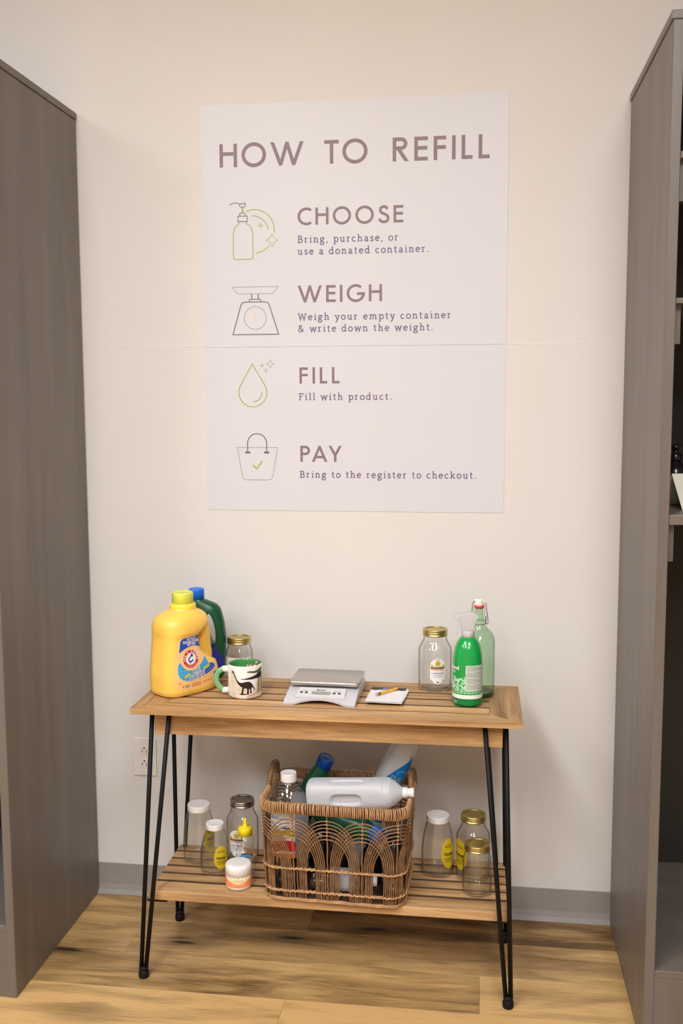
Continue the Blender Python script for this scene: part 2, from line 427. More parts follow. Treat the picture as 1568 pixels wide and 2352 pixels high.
def geo_glyph(ch, w):
    """capitals of a geometric sans, cap height 1; returns advance width and polygons"""
    h = w/2; S = lambda p, c=False: stroke(p, w, c)
    clipb = lambda qs: [q for q in (clip_y(clip_y(p, 1), 0, False) for p in qs) if len(q) > 2]
    if ch == 'H': W_ = .79; return W_, S([(h, 0), (h, 1)])+S([(W_-h, 0), (W_-h, 1)])+S([(h, .57), (W_-h, .57)])
    if ch == 'O': r = .55; return 1.1, S(arc(r, .5, r-h, r-h-.02, 0, 360, 44)[:-1], True)
    if ch == 'W':
        k = h*1.02
        return 1.47, clipb(S([(k-.03, 1.07), (.445, .03), (.735, .97), (1.025, .03), (1.5-k, 1.07)]))
    if ch == 'T': return .64, S([(.32, 0), (.32, 1)])+S([(0, 1-h), (.64, 1-h)])
    if ch == 'R':
        q = [(h, 1-h), (.36, 1-h)]+arc(.36, .735, .2, .265-h, 90, -90, 14)+[(h, .47+h)]
        return .68, S([(h, 0), (h, 1)])+S(q)+clipb(S([(.26, .5), (.66, -.08)]))
    if ch == 'P':
        q = [(h, 1-h), (.33, 1-h)]+arc(.33, .71, .21, .29-h, 90, -90, 14)+[(h, .42+h)]
        return .62, S([(h, 0), (h, 1)])+S(q)
    if ch == 'E': return .58, S([(h, 0), (h, 1)])+S([(h, 1-h), (.58, 1-h)])+S([(h, .53), (.56, .53)])+S([(h, h), (.58, h)])
    if ch == 'F': return .53, S([(h, 0), (h, 1)])+S([(h, 1-h), (.53, 1-h)])+S([(h, .53), (.52, .53)])
    if ch == 'I': return w, S([(h, 0), (h, 1)])
    if ch == 'L': return .47, S([(h, 0), (h, 1)])+S([(h, h), (.47, h)])
    if ch == 'C': r = .54; return .83, S(arc(r, .5, r-h, r-h-.02, 52, 308, 34))
    if ch == 'G':
        r = .55; return 1.08, S(arc(r, .5, r-h, r-h-.02, 48, 360-2, 36)+[])+S([(.62, .47), (1.1, .47)])
    if ch == 'S':
        p = spl2([(.56, .80), (.44, .92), (.30, .935), (.16, .86), (.13, .73), (.20, .60), (.36, .52), (.54, .42), (.60, .27), (.53, .12), (.36, .055), (.18, .10), (.06, .24)], 6)
        return .66, S(p)
    if ch == 'A': return .92, clipb(S([(h-.06, -.08), (.46, .95), (.98-h, -.08)]))+S([(.2, .3), (.72, .3)])
    if ch == 'Y': return .78, clipb(S([(h-.06, 1.07), (.39, .42)]))+clipb(S([(.84-h, 1.07), (.39, .42)]))+S([(.39, 0), (.39, .5)])
    return .4, []
def slab_glyph(ch, w=.2):
    """slab-serif text face, x-height 1"""
    sl = .22; t = .155
    S = lambda p, c=False: stroke(p, w, c)
    def bot(x, l=sl, r=sl): return stroke([(x-l, t/2), (x+r, t/2)], t)
    def top(x, y=1.0): return stroke([(x-.25, y-t/2), (x, y-t/2)], t)
    def stem(x, y0=0, y1=1.0): return S([(x, y0), (x, y1)])
    def arch(x0, x1): return S([(x0, .62)]+arc((x0+x1)/2, .62, (x1-x0)/2, .31, 180, 0, 12)+[(x1, 0)])
    def bowl(cx, rx=.36, a0=0, a1=360): return S(arc(cx, .5, rx, .44, a0, a1, 24)[:-1] if a1-a0 == 360 else arc(cx, .5, rx, .44, a0, a1, 20), a1-a0 == 360)
    g = {
     'i': lambda: (.56, stem(.28)+top(.28)+bot(.28)+[circ(.27, 1.33, .11, 10)]),
     'n': lambda: (1.12, stem(.26)+top(.26)+bot(.26)+arch(.26, .84)+bot(.84)),
     'm': lambda: (1.66, stem(.26)+top(.26)+bot(.26)+arch(.26, .82)+bot(.82, .12, .12)+arch(.82, 1.38)+bot(1.38)),
     'r': lambda: (.82, stem(.26)+top(.26)+bot(.26, .21, .28)+S([(.26, .55)]+arc(.56, .58, .3, .36, 170, 75, 8))),
     'h': lambda: (1.12, stem(.26, 0, 1.5)+top(.26, 1.5)+bot(.26)+arch(.26, .84)+bot(.84)),
     'k': lambda: (1.08, stem(.26, 0, 1.5)+top(.26, 1.5)+bot(.26)+S([(.26, .4), (.82, .95)])+stroke([(.62, .935), (1.0, .935)], t)+S([(.44, .55), (.88, .02)])+bot(.88, .2, .17)),
     'l': lambda: (.56, stem(.28, 0, 1.5)+top(.28, 1.5)+bot(.28)),
     'f': lambda: (.72, S([(.3, 0), (.3, 1.15)]+arc(.56, 1.17, .26, .28, 180, 70, 8))+bot(.3, .21, .26)+stroke([(.06, .935), (.62, .935)], t)),
     't': lambda: (.72, S([(.3, 1.3), (.3, .3)]+arc(.54, .3, .24, .24, 180, 290, 8))+stroke([(.06, .935), (.62, .935)], t)),
     'o': lambda: (1.0, bowl(.5, .4)),
     'e': lambda: (.96, S([(.12, .54), (.84, .54)])+S(arc(.48, .5, .38, .43, 5, 318, 24))),
     'c': lambda: (.9, S(arc(.48, .5, .38, .43, 48, 318, 22))),
     's': lambda: (.8, S(spl2([(.66, .78), (.52, .91), (.32, .9), (.17, .77), (.24, .6), (.52, .46), (.66, .28), (.54, .1), (.32, .07), (.13, .24)], 5))),
     'a': lambda: (.98, S([(.16, .8)]+arc(.42, .66, .28, .27, 140, 0, 10)+[(.7, .0)])+S(arc(.42, .28, .28, .21, 60, 360, 18))+bot(.78, .1, .16)),
     'u': lambda: (1.14, S([(.26, 1), (.26, .38)]+arc(.54, .38, .28, .31, 180, 360, 12)+[(.82, .38)])+stem(.82)+top(.26)+top(.82)+bot(.88, .08, .18)),
     'd': lambda: (1.1, bowl(.46, .35)+stem(.8, 0, 1.5)+top(.8, 1.5)+bot(.88, .08, .18)),
     'b': lambda: (1.05, bowl(.62, .35)+stem(.27, 0, 1.5)+top(.27, 1.5)),
     'p': lambda: (1.1, bowl(.64, .35)+stem(.28, -.5, 1)+top(.28)+stroke([(.07, -.435), (.52, -.435)], t)),
     'g': lambda: (1.02, S(arc(.46, .64, .31, .29, 0, 360, 20)[:-1], True)+S([(.62, .92), (.95, .93)])+S(spl2([(.3, .4), (.2, .24), (.34, .1), (.66, .06), (.84, -.14), (.7, -.38), (.4, -.44), (.14, -.34), (.14, -.14), (.32, .04)], 5))),
     'y': lambda: (1.04, S([(.18, .95), (.54, .02)])+S([(.88, .95), (.46, -.32), (.3, -.44), (.14, -.42)])+stroke([(.02, .935), (.38, .935)], t)+stroke([(.68, .935), (1.04, .935)], t)),
     'w': lambda: (1.5, S([(.18, .95), (.44, .06), (.76, .9), (1.06, .06), (1.34, .95)])+stroke([(.02, .935), (.38, .935)], t)+stroke([(1.14, .935), (1.5, .935)], t)),
     'B': lambda: (1.18, stem(.28, 0, 1.42)+S([(.06, 1.35), (.6, 1.35)]+arc(.62, 1.05, .29, .3, 90, -90, 10)+[(.28, .75)])+S([(.28, .75), (.66, .75)]+arc(.68, .41, .34, .34, 90, -90, 10)+[(.06, .07)])),
     'W': lambda: (1.9, S([(.22, 1.36), (.56, .06), (.95, 1.25), (1.34, .06), (1.68, 1.36)])+stroke([(.0, 1.36), (.46, 1.36)], t)+stroke([(1.44, 1.36), (1.9, 1.36)], t)),
     'F': lambda: (1.06, stem(.28, 0, 1.42)+bot(.28, .22, .3)+S([(.06, 1.35), (.98, 1.35), (.98, 1.1)])+S([(.28, .76), (.76, .76)])),
     '&': lambda: (1.4, S(spl2([(1.22, .05), (.9, .35), (.52, .78), (.34, 1.1), (.5, 1.34), (.74, 1.26), (.74, 1.02), (.4, .72), (.16, .42), (.26, .12), (.58, .05), (.92, .26), (1.12, .66)], 5))),
     ',': lambda: (.46, S([(.22, .16), (.22, .02), (.1, -.22)])),
     '.': lambda: (.44, [circ(.2, .1, .12, 10)]),
     "'": lambda: (.3, S([(.15, 1.5), (.12, 1.1)])),
    }
    return g[ch]() if ch in g else (.5, [])
def lay_out(text, glyph, size, x0, y0, width=None, gap=.12, space=.5):
    items = [(None if c == ' ' else glyph(c)) for c in text]
    nat = sum((space if it is None else it[0]) for it in items)
    n = len(items)-1
    if width: gap = (width/size-nat)/max(n, 1)
    x = 0; out = []
    for it in items:
        if it is None: x += space+gap; continue
        out += [[(x0+(x+px)*size, y0+py*size) for px, py in poly] for poly in it[1]]
        x += it[0]+gap
    return out
_txt = {}
def text_polys(s, x0, y0, height, width=None, center=False, rot=0, shear=0, bold=0.0):
    """small print in the built-in typeface; returns triangles as polygons"""
    key = (s, bold)
    if key not in _txt:
        cu = bpy.data.curves.new('tmp_text', 'FONT'); cu.body = s; cu.size = 1; cu.resolution_u = 2; cu.offset = bold
        o = bpy.data.objects.new('tmp_text', cu); COL.objects.link(o)
        dg = bpy.context.evaluated_depsgraph_get(); dg.update()
        me = bpy.data.meshes.new_from_object(o.evaluated_get(dg))
        ps = [[(me.vertices[i].co.x, me.vertices[i].co.y) for i in p.vertices] for p in me.polygons]
        bpy.data.objects.remove(o); bpy.data.curves.remove(cu); bpy.data.meshes.remove(me)
        xs = [x for p in ps for x, y in p]; _txt[key] = (ps, min(xs), max(xs))
    ps, a, b = _txt[key]; k = height/.72; kx = (width/(b-a)) if width else k
    W_ = (b-a)*kx; c, s_ = cos(rot), sin(rot); out = []
    for p in ps:
        q = []
        for x, y in p:
            X = (x-a)*kx-(W_/2 if center else 0)+shear*y*k; Y = y*k
            q.append((x0+X*c-Y*s_, y0+X*s_+Y*c))
        out.append(q)
    return out
def decal(name, mat, polys, target, parent, off=.0004, O=(0, 0, 0), ux=(1, 0, 0), uy=(0, 0, 1), cyl=None, maxlen=.006, label=None):
    """print laid on the surface of `target` (mesh in the same local space).
       planar: O + u*ux + v*uy looking along ux x uy ; cyl=(radius, angle0, cx, cy) wraps round the z axis"""
    bm = bmesh.new()
    for p in polys:
        if len(p) < 3: continue
        try: bm.faces.new([bm.verts.new((x, y, 0)) for x, y in p])
        except ValueError: pass
    bmesh.ops.triangulate(bm, faces=list(bm.faces))
    for _ in range(6):
        le = [e for e in bm.edges if e.calc_length() > maxlen]
        if not le: break
        bmesh.ops.subdivide_edges(bm, edges=le, cuts=1); bmesh.ops.triangulate(bm, faces=[f for f in bm.faces if len(f.verts) > 3])
    tr = BVHTree.FromPolygons([v.co.copy() for v in target.vertices], [tuple(p.vertices) for p in target.polygons])
    ux = Vector(ux); uy = Vector(uy); n = -(uy.cross(ux)) if False else ux.cross(uy); O = Vector(O)
    for v in bm.verts:
        u, w_ = v.co.x, v.co.y
        if cyl:
            r, a0, cx, cy = cyl; a = a0+u/r; d = Vector((cos(a), sin(a), 0)); p = Vector((cx, cy, O.z+w_))
            st, dr = p+d*.3, -d
        else:
            st = O+ux*u+uy*w_+n*.4; dr = -n
        h, nm, i, ds = tr.ray_cast(st, dr)
        if h is None:
            h, nm, i, ds = tr.find_nearest(st+dr*.4)
        if nm.dot(dr) > 0: nm = -nm
        v.co = h+nm*off*.5-dr*off*.5
    for f in bm.faces: f.smooth = True
    bmesh.ops.recalc_face_normals(bm, faces=list(bm.faces))
    me = bpy.data.meshes.new(name); bm.to_mesh(me); bm.free()
    return link(name, me, mat, parent, label)
def thick(name, mat, polys, y0, y1, parent, label=None):
    """flat shapes in the x-z plane given a real thickness along y"""
    mb = MB()
    for i, p in enumerate(polys):
        if len(p) < 3: continue
        try: mb.prism(p, y0-.000012*(i % 23), y1)
        except ValueError: pass
    return mb.build(name, mat, parent, label)

# ------------------------------------------------------------------ the room
def struct(name, mb, mat, parent=None):
    o = mb.build(name, mat, parent); o['kind'] = 'structure'; return o
XL, XR, YF = -4.2, 4.2, -7.4
mb = MB(); mb.box(XL, XR, 0, .12, 0, CEIL); struct('wall_back', mb, 'wall_paint')
mb = MB(); mb.box(XL-.12, XL, YF, .12, 0, CEIL); struct('wall_left', mb, 'room_paint')
mb = MB(); mb.box(XR, XR+.12, YF, .12, 0, CEIL); struct('wall_right', mb, 'room_paint')
mb = MB(); mb.box(XL-.12, XR+.12, YF-.12, YF, 0, CEIL); struct('wall_front', mb, 'room_paint')
mb = MB(); mb.box(XL-.12, XR+.12, YF-.12, .12, CEIL, CEIL+.1); struct('ceiling', mb, 'ceiling_paint')
mb = MB()
# joint in the wall board, a hair proud of the paint
for x0, x1, z0, z1 in ((-.815, -.458, 1.7815, 1.7802), (.458, .76, 1.7775, 1.7762)):
    mb.box(x0, x1, -.0009, .001, min(z0, z1)-.0008, max(z0, z1))
struct('trim_1', mb, 'wall_seam')
mb = MB()
prof = [(0, .1), (-.003, .1), (-.0035, .03), (-.008, .012), (-.02, .002), (-.02, 0), (0, 0)]
mb.prism(prof, XL, XR, axis='x'); struct('baseboard_back', mb, 'vinyl_baseboard')

# floor planks along x, butt joints where the photograph shows them
def build_floor():
    mb = MB(); e = .00035
    rows = [(.12, -.166, [(-.122, .62, .08)]), (-.166, -.345, [(-.636, .52, .45)]), (-.345, -.525, [(.398, .40, .82)]), (-.525, -.704, [(-.123, .78, 1.05)])]
    y = -.704; k = 0
    while y > YF:
        y2 = y-.18; rows.append((y, y2, [(random.uniform(-.6, .6), random.uniform(.6, 1), random.uniform(.6, 1))])); y = y2
    for ya, yb, js in rows:
        jx, tl, tr_ = js[0]; xs = [jx]
        while xs[0] > XL: xs.insert(0, xs[0]-1.52)
        while xs[-1] < XR: xs.append(xs[-1]+1.52)
        for i in range(len(xs)-1):
            a, b = max(xs[i], XL), min(xs[i+1], XR)
            t = tl if abs(b-jx) < 1e-6 else (tr_ if abs(a-jx) < 1e-6 else random.uniform(.2, .9))
            mb.box(a+e, b-e, yb+e, ya-e, -.02, 0, tone=t)
    return struct('floor', mb, 'floor_wood')
build_floor()
mb = MB(); mb.box(XL, XR, YF, .12, -.06, -.021); struct('trim_2', mb, 'gap_dark')

def ceiling_light(x, y, i):
    t = thing('ceiling_light', 'flat white ceiling light panel, %s' % i, 'ceiling light', (x, y, CEIL-.03), group='ceiling light panels')
    mb = MB(); w, l = .3, .6
    for a in ((-w-.02, -w, -l-.02, l+.02), (w, w+.02, -l-.02, l+.02), (-w, w, -l-.02, -l), (-w, w, l, l+.02)):
        mb.box(a[0], a[1], a[2], a[3], -.01, .03)
    mb.build('frame', 'white_plate', t)
    mb = MB(); mb.box(-w, w, -l, l, 0, .012); mb.build('diffuser', 'lamp_panel', t)
names = ['above the table, left', 'behind the camera to the right', 'second row left', 'second row right', 'over the left aisle']
for (x, y), i in zip(PANELS, names): ceiling_light(x, y, i)

# ------------------------------------------------------------------ cabinets
def cabinet(name, label, x_in, sgn, yf, ztop, shelves, kick, cap):
    """x_in : face seen from the table, sgn : direction the unit extends"""
    t = thing(name, label, 'cabinet', (x_in, 0, 0))
    wd, th, yb = .92, .024, -.006
    def X(a, b): return (min(a*sgn, b*sgn), max(a*sgn, b*sgn))
    ob = []
    for a, b, lab in ((0, th, None), (wd-th, wd, None)):
        mb = MB(); mb.box(*X(a, b), yf, yb, 0, ztop-.0205, bevel=.0015, seg=1); mb.build('side_panel', 'cabinet_paint', t)
    mb = MB(); mb.box(*X(-cap, wd+cap), yf-.001, yb, ztop-.020, ztop, bevel=.002); mb.build('top_board', 'cabinet_paint', t)
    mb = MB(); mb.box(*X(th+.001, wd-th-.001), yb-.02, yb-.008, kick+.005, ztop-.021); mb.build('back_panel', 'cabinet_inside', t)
    mb = MB(); mb.box(*X(th, wd-th), yf+.002, yf+.022, 0, kick-.018); mb.build('kick_board', 'cabinet_paint', t)
    mb = MB(); mb.box(*X(th, wd-th), yf+.001, yb-.021, kick-.018, kick, bevel=.001, seg=1); mb.build('bottom_deck', 'cabinet_paint', t)
    for z0, z1 in shelves:
        mb = MB(); mb.box(*X(th, wd-th), yf+.004, yb-.021, z0, z1, bevel=.002); mb.build('shelf', 'cabinet_paint', t)
        mb = MB(); mb.box(*X(th+.001, th+.017), yf+.03, yf+.11, z0-.09, z0-.0005); mb.build('shelf_cleat', 'cabinet_paint', t)
    mb = MB(); mb.box(*X(th, wd-th), yf+.002, yf+.022, ztop-.05, ztop-.021); mb.build('top_rail', 'cabinet_paint', t)
    return t
cabinet('cabinet', 'tall grey painted cabinet at the left edge, plain side towards the table', -.847, -1, -.613, 2.485, [(2.16, 2.18), (1.75, 1.77), (1.32, 1.345), (.75, .77)], .205, .004)
cabinet('cabinet', 'tall grey open shelf cabinet at the right edge with pump bottles inside', .798, 1, -.635, 2.47, [(2.151, 2.167), (1.829, 1.842), (1.319, 1.343)], .217, .004)

# ------------------------------------------------------------------ wall poster
def poster():
    t = thing('wall_poster', 'large pale lavender how-to-refill poster with four steps on the back wall', 'poster', (0, -.0002, 1.883))
    hw, hh = .457, .6085
    Q = lambda x, z: (x/1000, z/1000-1.883)
    mb = MB(); mb.box(-hw, hw, -.0012, 0, -hh, hh); mb.build('sheet', 'poster_film', t)
    mb = MB(); mb.box(-hw, hw, -.0024, -.0011, -.1066, -.1045); mb.build('crease', 'poster_film', t)
    a, b = -.0017, -.0011
    def put(name, mat, polys, lab=None): return thick(name, mat, [[(x/1000, z/1000-1.883) for x, z in p] for p in polys], a, b, t, lab)
    G = lambda w: (lambda c: geo_glyph(c, w))
    for s, x, wd in (('HOW', -400, 256), ('TO', -82, 129), ('REFILL', 121, 282)):
        put('heading_lettering', 'ink_heading', lay_out(s, G(.155), 68, x, 2310, wd), 'heading word reading '+s)
    for s, x, z, wd, ln in (('CHOOSE', -164, 2135, 317, 50), ('WEIGH', -165, 1907, 255, 50), ('FILL', -162, 1664, 123, 49), ('PAY', -161, 1426, 127, 49)):
        put('step_lettering', 'ink_heading', lay_out(s, G(.155), ln, x, z, wd), 'step title reading '+s)
    for s, x, z, wd in (('Bring, purchase, or', -165, 2083, 304), ('use a donated container.', -165, 2048, 394), ('Weigh your empty container', -166, 1854, 462), ('& write down the weight.', -166, 1819, 409), ('Fill with product.', -165, 1614, 285), ('Bring to the register to checkout.', -164, 1377, 539)):
        put('body_lettering', 'ink_body', lay_out(s, slab_glyph, 14.6, x, z, wd, space=.55), 'line reading '+s)
    # pump bottle icon
    gw = 3.0
    S = stroke
    def star(cx, cz, r, ry=None):
        ry = ry or r; k = .22
        pts = []
        for q in range(4):
            a0 = (cx+r*cos(q*pi/2), cz+ry*sin(q*pi/2)); a1 = (cx+r*cos((q+1)*pi/2), cz+ry*sin((q+1)*pi/2)); m_ = (cx+r*.33*(cos(q*pi/2)+cos((q+1)*pi/2)), cz+ry*.33*(sin(q*pi/2)+sin((q+1)*pi/2)))
            pts += [a0, ((a0[0]+m_[0])/2, (a0[1]+m_[1])/2), m_, ((a1[0]+m_[0])/2, (a1[1]+m_[1])/2)]
        return pts
    P = S([(-342, 2149), (-343, 2144)]+spl2([(-343, 2144), (-355, 2134), (-361.5, 2118)], 5)+[(-361.5, 2046)]+arc(-354, 2046, 7.5, 7.5, 180, 270, 5)+[(-309, 2038.5)]+arc(-309, 2046, 7.5, 7.5, 270, 360, 5)+[(-301.5, 2118)]+spl2([(-301.5, 2118), (-308, 2134), (-321, 2144)], 5)+[(-322, 2149)], gw)
    P += S([(-332, 2191), (-332, 2175)], 6)
    P += S(arc(-296.5, 2123.5, 61.5, 60.5, 113, -8, 26), gw)+S(arc(-302, 2117, 49, 49, 92, 8, 18), gw)+S(arc(-298, 2122, 64, 66, 275, 318, 12), gw)
    P += S(star(-277, 2137, 6.5), 1.8, True)+S(star(-242, 2093, 19), 1.8, True)
    put('step_icon', 'ink_green', P, 'green line drawing of a bottle and sparkle')
    P = S(spl2([(-372, 2199), (-362, 2204), (-352, 2205), (-340, 2202), (-322, 2203)], 6), 2.4)+S([(-341, 2202), (-340, 2195), (-336, 2192), (-328, 2192), (-324, 2195), (-323, 2202)], 2.2)
    P += S([(-341, 2166), (-341, 2173), (-338, 2175), (-326, 2175), (-323, 2173), (-323, 2166)], 2.2)+S([(-346.5, 2166), (-318, 2166), (-318, 2150), (-346.5, 2150)], 2.2, True)
    put('step_icon', 'ink_plum', P, 'plum line drawing of a pump head')
    # scale icon
    P = S([(-368, 1956), (-225, 1956), (-238, 1939), (-248, 1935.5), (-345, 1935.5), (-355, 1939)], 2.8, True)+S(circ(-297, 1863, 34, 36), 2.8, True)
    put('step_icon', 'ink_mauve', P, 'pale line drawing of a scale pan and dial')
    P = S([(-307, 1935), (-307, 1919)], 3)+S([(-287, 1935), (-287, 1919)], 3)+S([(-315, 1911), (-315, 1917), (-313, 1919), (-281, 1919), (-279, 1917), (-279, 1911)], 2.6)
    P += S([(-367, 1813.5), (-342, 1898)]+spl2([(-342, 1898), (-337, 1908), (-327, 1911)], 4)+[(-266, 1911)]+spl2([(-266, 1911), (-257, 1908), (-252, 1898)], 4)+[(-225, 1813.5)], 2.8, True)
    put('step_icon', 'ink_plum', P, 'plum line drawing of a scale body')
    put('step_icon', 'ink_peach', [[(-297.5, 1875), (-296, 1875), (-294, 1862), (-293.5, 1860), (-300, 1860), (-299.5, 1862)]], 'peach pointer of the drawn scale')
    # drop
    P = S([(-308, 1725)]+spl2([(-308, 1725), (-330, 1687), (-345, 1660)], 4)+arc(-307.5, 1638, 43.5, 44, 152, 388, 32)+spl2([(-269, 1660), (-286, 1687), (-308, 1725)], 4)[:-1], 3.2, True)
    P += S(arc(-307.5, 1637.5, 28, 28, -88, 2, 10), 3.2)
    put('step_icon', 'ink_green', P, 'green line drawing of a drop')
    P = [star(-278, 1720, 7.5)]+S(star(-252, 1724, 12), 2.2, True)+S(star(-266, 1704, 6.5), 2, True)
    put('step_icon', 'ink_mauve', P, 'pale sparkles beside the drawn drop')
    # bag
    P = S([(-359, 1469.5), (-232, 1469.5), (-247, 1384)]+spl2([(-247, 1384), (-252, 1373), (-262, 1369.5)], 4)+[(-330, 1369.5)]+spl2([(-330, 1369.5), (-340, 1373), (-344, 1384)], 4), 2.8, True)
    put('step_icon', 'ink_mauve', P, 'pale line drawing of a shopping bag')
    P = S([(-326, 1456), (-326, 1482)]+arc(-296, 1482, 30, 30, 180, 0, 16)+[(-266, 1456)], 3)+[rrect(-334, 1451, -317, 1457, 2.9), rrect(-275, 1451, -258, 1457, 2.9)]
    put('step_icon', 'ink_plum', P, 'plum handle of the drawn bag')
    put('step_icon', 'ink_green', S([(-310, 1415), (-298, 1404), (-281, 1427)], 5), 'green check mark on the drawn bag')
poster()

# ------------------------------------------------------------------ wall outlet
def outlet():
    t = thing('power_outlet', 'white duplex power outlet on the wall behind the left table legs', 'outlet', (-.680, 0, .468))
    mb = MB(); mb.box(-.039, .039, -.006, 0, -.0635, .0635, bevel=.003); mb.build('cover_plate', 'white_plate', t)
    for zc in (.0215, -.0215):
        mb = MB(); o = [(x, z+zc) for x, z in clip_face(.0172, .0145)]
        mb.prism(o, -.0085, -.005); s = mb.build('socket', 'white_plate', t)
        mb = MB()
        mb.box(-.0082, -.0062, -.0089, -.0084, zc-.0065, zc+.0025); mb.box(.0060, .0080, -.0089, -.0084, zc-.0075, zc+.0025)
        mb.prism([(x, z+zc+.0085) for x, z in arc(0, 0, .0028, .0028, 180, 360, 8)+[(.0028, .0015), (-.0028, .0015)]], -.0089, -.0084)
        mb.build('slots', 'slot_dark', s)
    mb = MB(); mb.prism(circ(0, 0, .0028, 12), -.0072, -.006); mb.build('screw', 'white_plate', t)
def clip_face(rx, rz):
    out = []
    for x, z in circ(0, 0, .0185, 36): out.append((max(-rx, min(rx, x)), max(-rz, min(rz, z))))
    res = []
    for p in out:
        if not res or (abs(p[0]-res[-1][0])+abs(p[1]-res[-1][1])) > 1e-5: res.append(p)
    return res
outlet()

# ------------------------------------------------------------------ console table
ON = .0006   # contact gap under things standing on the boards
TT, TX0, TX1, TY0, TY1 = .782, -.552, .502, -.486, -.143
SZ, SX0, SX1, SY0, SY1 = .243, -.528, .473, -.443, -.142
def table():
    t = thing('console_table', 'slatted wooden console table on black metal hairpin legs against the wall', 'table', (0, 0, 0))
    # top : mitred frame, slats inside
    mb = MB(); z0, z1 = TT-.016, TT; fr = .062; fe = .085
    def tri(poly, grain_y, tone):
        n0 = len(mb.bm.faces); k = random.uniform(0, 40)
        mb.prism(poly, z0, z1, axis='z'); mb.bm.faces.ensure_lookup_table()
        for f in list(mb.bm.faces)[n0:]:
            f[mb.tone] = tone
            for l in f.loops:
                c = l.vert.co; l[mb.uv].uv = ((c.y if grain_y else c.x)+k, (c.x if grain_y else c.y)+c.z+k)
    g = .0002
    tri([(TX0, TY0), (TX1, TY0), (TX1-fe+g, TY0+fr), (TX0+fe-g, TY0+fr)], False, .62)
    tri([(TX0, TY1), (TX0+fe-g, TY1-.04), (TX1-fe+g, TY1-.04), (TX1, TY1)], False, .5)
    tri([(TX0, TY0+g), (TX0+fe-g, TY0+fr+g), (TX0+fe-g, TY1-.04-g), (TX0, TY1-g)], True, .4)
    tri([(TX1, TY0+g), (TX1, TY1-g), (TX1-fe+g, TY1-.04-g), (TX1-fe+g, TY0+fr+g)], True, .12)
    ya, yb = TY0+fr, TY1-.04; n = 4; w = (yb-ya)/n
    for i in range(n):
        mb.box(TX0+fe, TX1-fe, ya+i*w+.0033, ya+(i+1)*w-.0033 if i < n-1 else yb-.0033, z0+.001, z1, bevel=.0012, seg=1, tone=random.uniform(.3, .75))
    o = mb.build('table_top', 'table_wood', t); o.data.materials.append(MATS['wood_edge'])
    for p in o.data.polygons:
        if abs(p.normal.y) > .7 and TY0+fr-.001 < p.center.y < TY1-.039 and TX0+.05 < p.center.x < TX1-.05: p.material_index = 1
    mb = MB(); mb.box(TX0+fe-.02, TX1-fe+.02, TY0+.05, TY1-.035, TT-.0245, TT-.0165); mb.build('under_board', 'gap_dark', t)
    # apron
    ax0, ax1, ay0, ay1 = -.497, .4515, -.446, -.183
    for b in ((ax0, ax1, ay0, ay0+.02), (ax0, ax1, ay1-.02, ay1), (ax0, ax0+.02, ay0+.0205, ay1-.0205), (ax1-.02, ax1, ay0+.0205, ay1-.0205)):
        mb = MB(); mb.box(*b, .700, TT-.0162, bevel=.001, seg=1, tone=.3); mb.build('apron', 'table_wood', t)
    # shelf
    mb = MB(); n = 6; fw = .062; bd = .03
    mb.box(SX0, SX1, SY0, SY0+fw, SZ-.028, SZ, bevel=.004, tone=.75)
    ya = SY0+fw; w = (SY1-ya)/5
    for i in range(5): mb.box(SX0+.003, SX1-.002, ya+i*w+.0062, ya+(i+1)*w, SZ-.02, SZ, bevel=.002, seg=1, tone=random.uniform(.35, .7))
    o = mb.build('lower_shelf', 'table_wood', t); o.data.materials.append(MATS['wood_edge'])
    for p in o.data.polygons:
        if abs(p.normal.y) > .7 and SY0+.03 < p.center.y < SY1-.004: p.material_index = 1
    for x in (SX0+.1, (SX0+SX1)/2, SX1-.1):
        mb = MB(); mb.box(x-.02, x+.02, SY0+fw+.004, SY1-.01, SZ-.03, SZ-.0205, tone=.1); mb.build('shelf_batten', 'table_wood', t)
    # hairpin legs : foot, two rods
    r = .0063
    feet = {(-1, -1): (-.538, -.468), (1, -1): (.474, -.484), (-1, 1): (-.529, -.149), (1, 1): (.470, -.149)}
    for (sx, sy), (fx, fy) in feet.items():
        L = thing_part('leg', t)
        if sy < 0:
            A = (-.505 if sx < 0 else .4597, -.436 if sx < 0 else -.44, TT-.017); B = (-.4515 if sx < 0 else .404, -.4535, TT-.017)
        else:
            A = (-.522 if sx < 0 else .4597, -.192, TT-.017); B = (-.4635 if sx < 0 else .404, -.1745, TT-.017)
        d = Vector((fx, fy, .028))
        off = Vector((.0068, 0, 0)) if sx > 0 else Vector((-.0068, 0, 0))
        a2, b2 = d+off, d-off
        for q, e in ((A, a2), (B, b2)):
            mb = MB(); mb.tube([q, e], r, 14); mb.build('rod', 'black_metal', L)
        mb = MB(); mb.tube([a2, d+off*.8+Vector((0, 0, -.008)), d+Vector((0, 0, -.013)), d-off*.8+Vector((0, 0, -.008)), b2], r, 12); mb.build('bend', 'black_metal', L)
        mb = MB(); mb.lathe([(0, 0), (.0135, 0), (.0148, .003), (.0148, .015), (.0135, .0185), (.0120, .020), (.0120, .024), (.0135, .027), (.0125, .031), (.006, .033)], 24, (fx, fy)); mb.build('foot_cap', 'black_metal', L)
        # shelf bracket
        mb = MB(); xo = SX0 if sx < 0 else SX1
        xa, xb = (xo-.004, xo+.052) if sx < 0 else (xo-.05, xo+.002)
        yy = SY0+.012 if sy < 0 else SY1-.03
        mb.box(xa, xb, yy-.008, yy+.02, SZ-.0335, SZ-.0285); mb.build('bracket', 'black_metal', L)
    return t
def thing_part(name, parent):
    o = bpy.data.objects.new(name, None); COL.objects.link(o); o.parent = parent; o.empty_display_size = .02; return o
table()

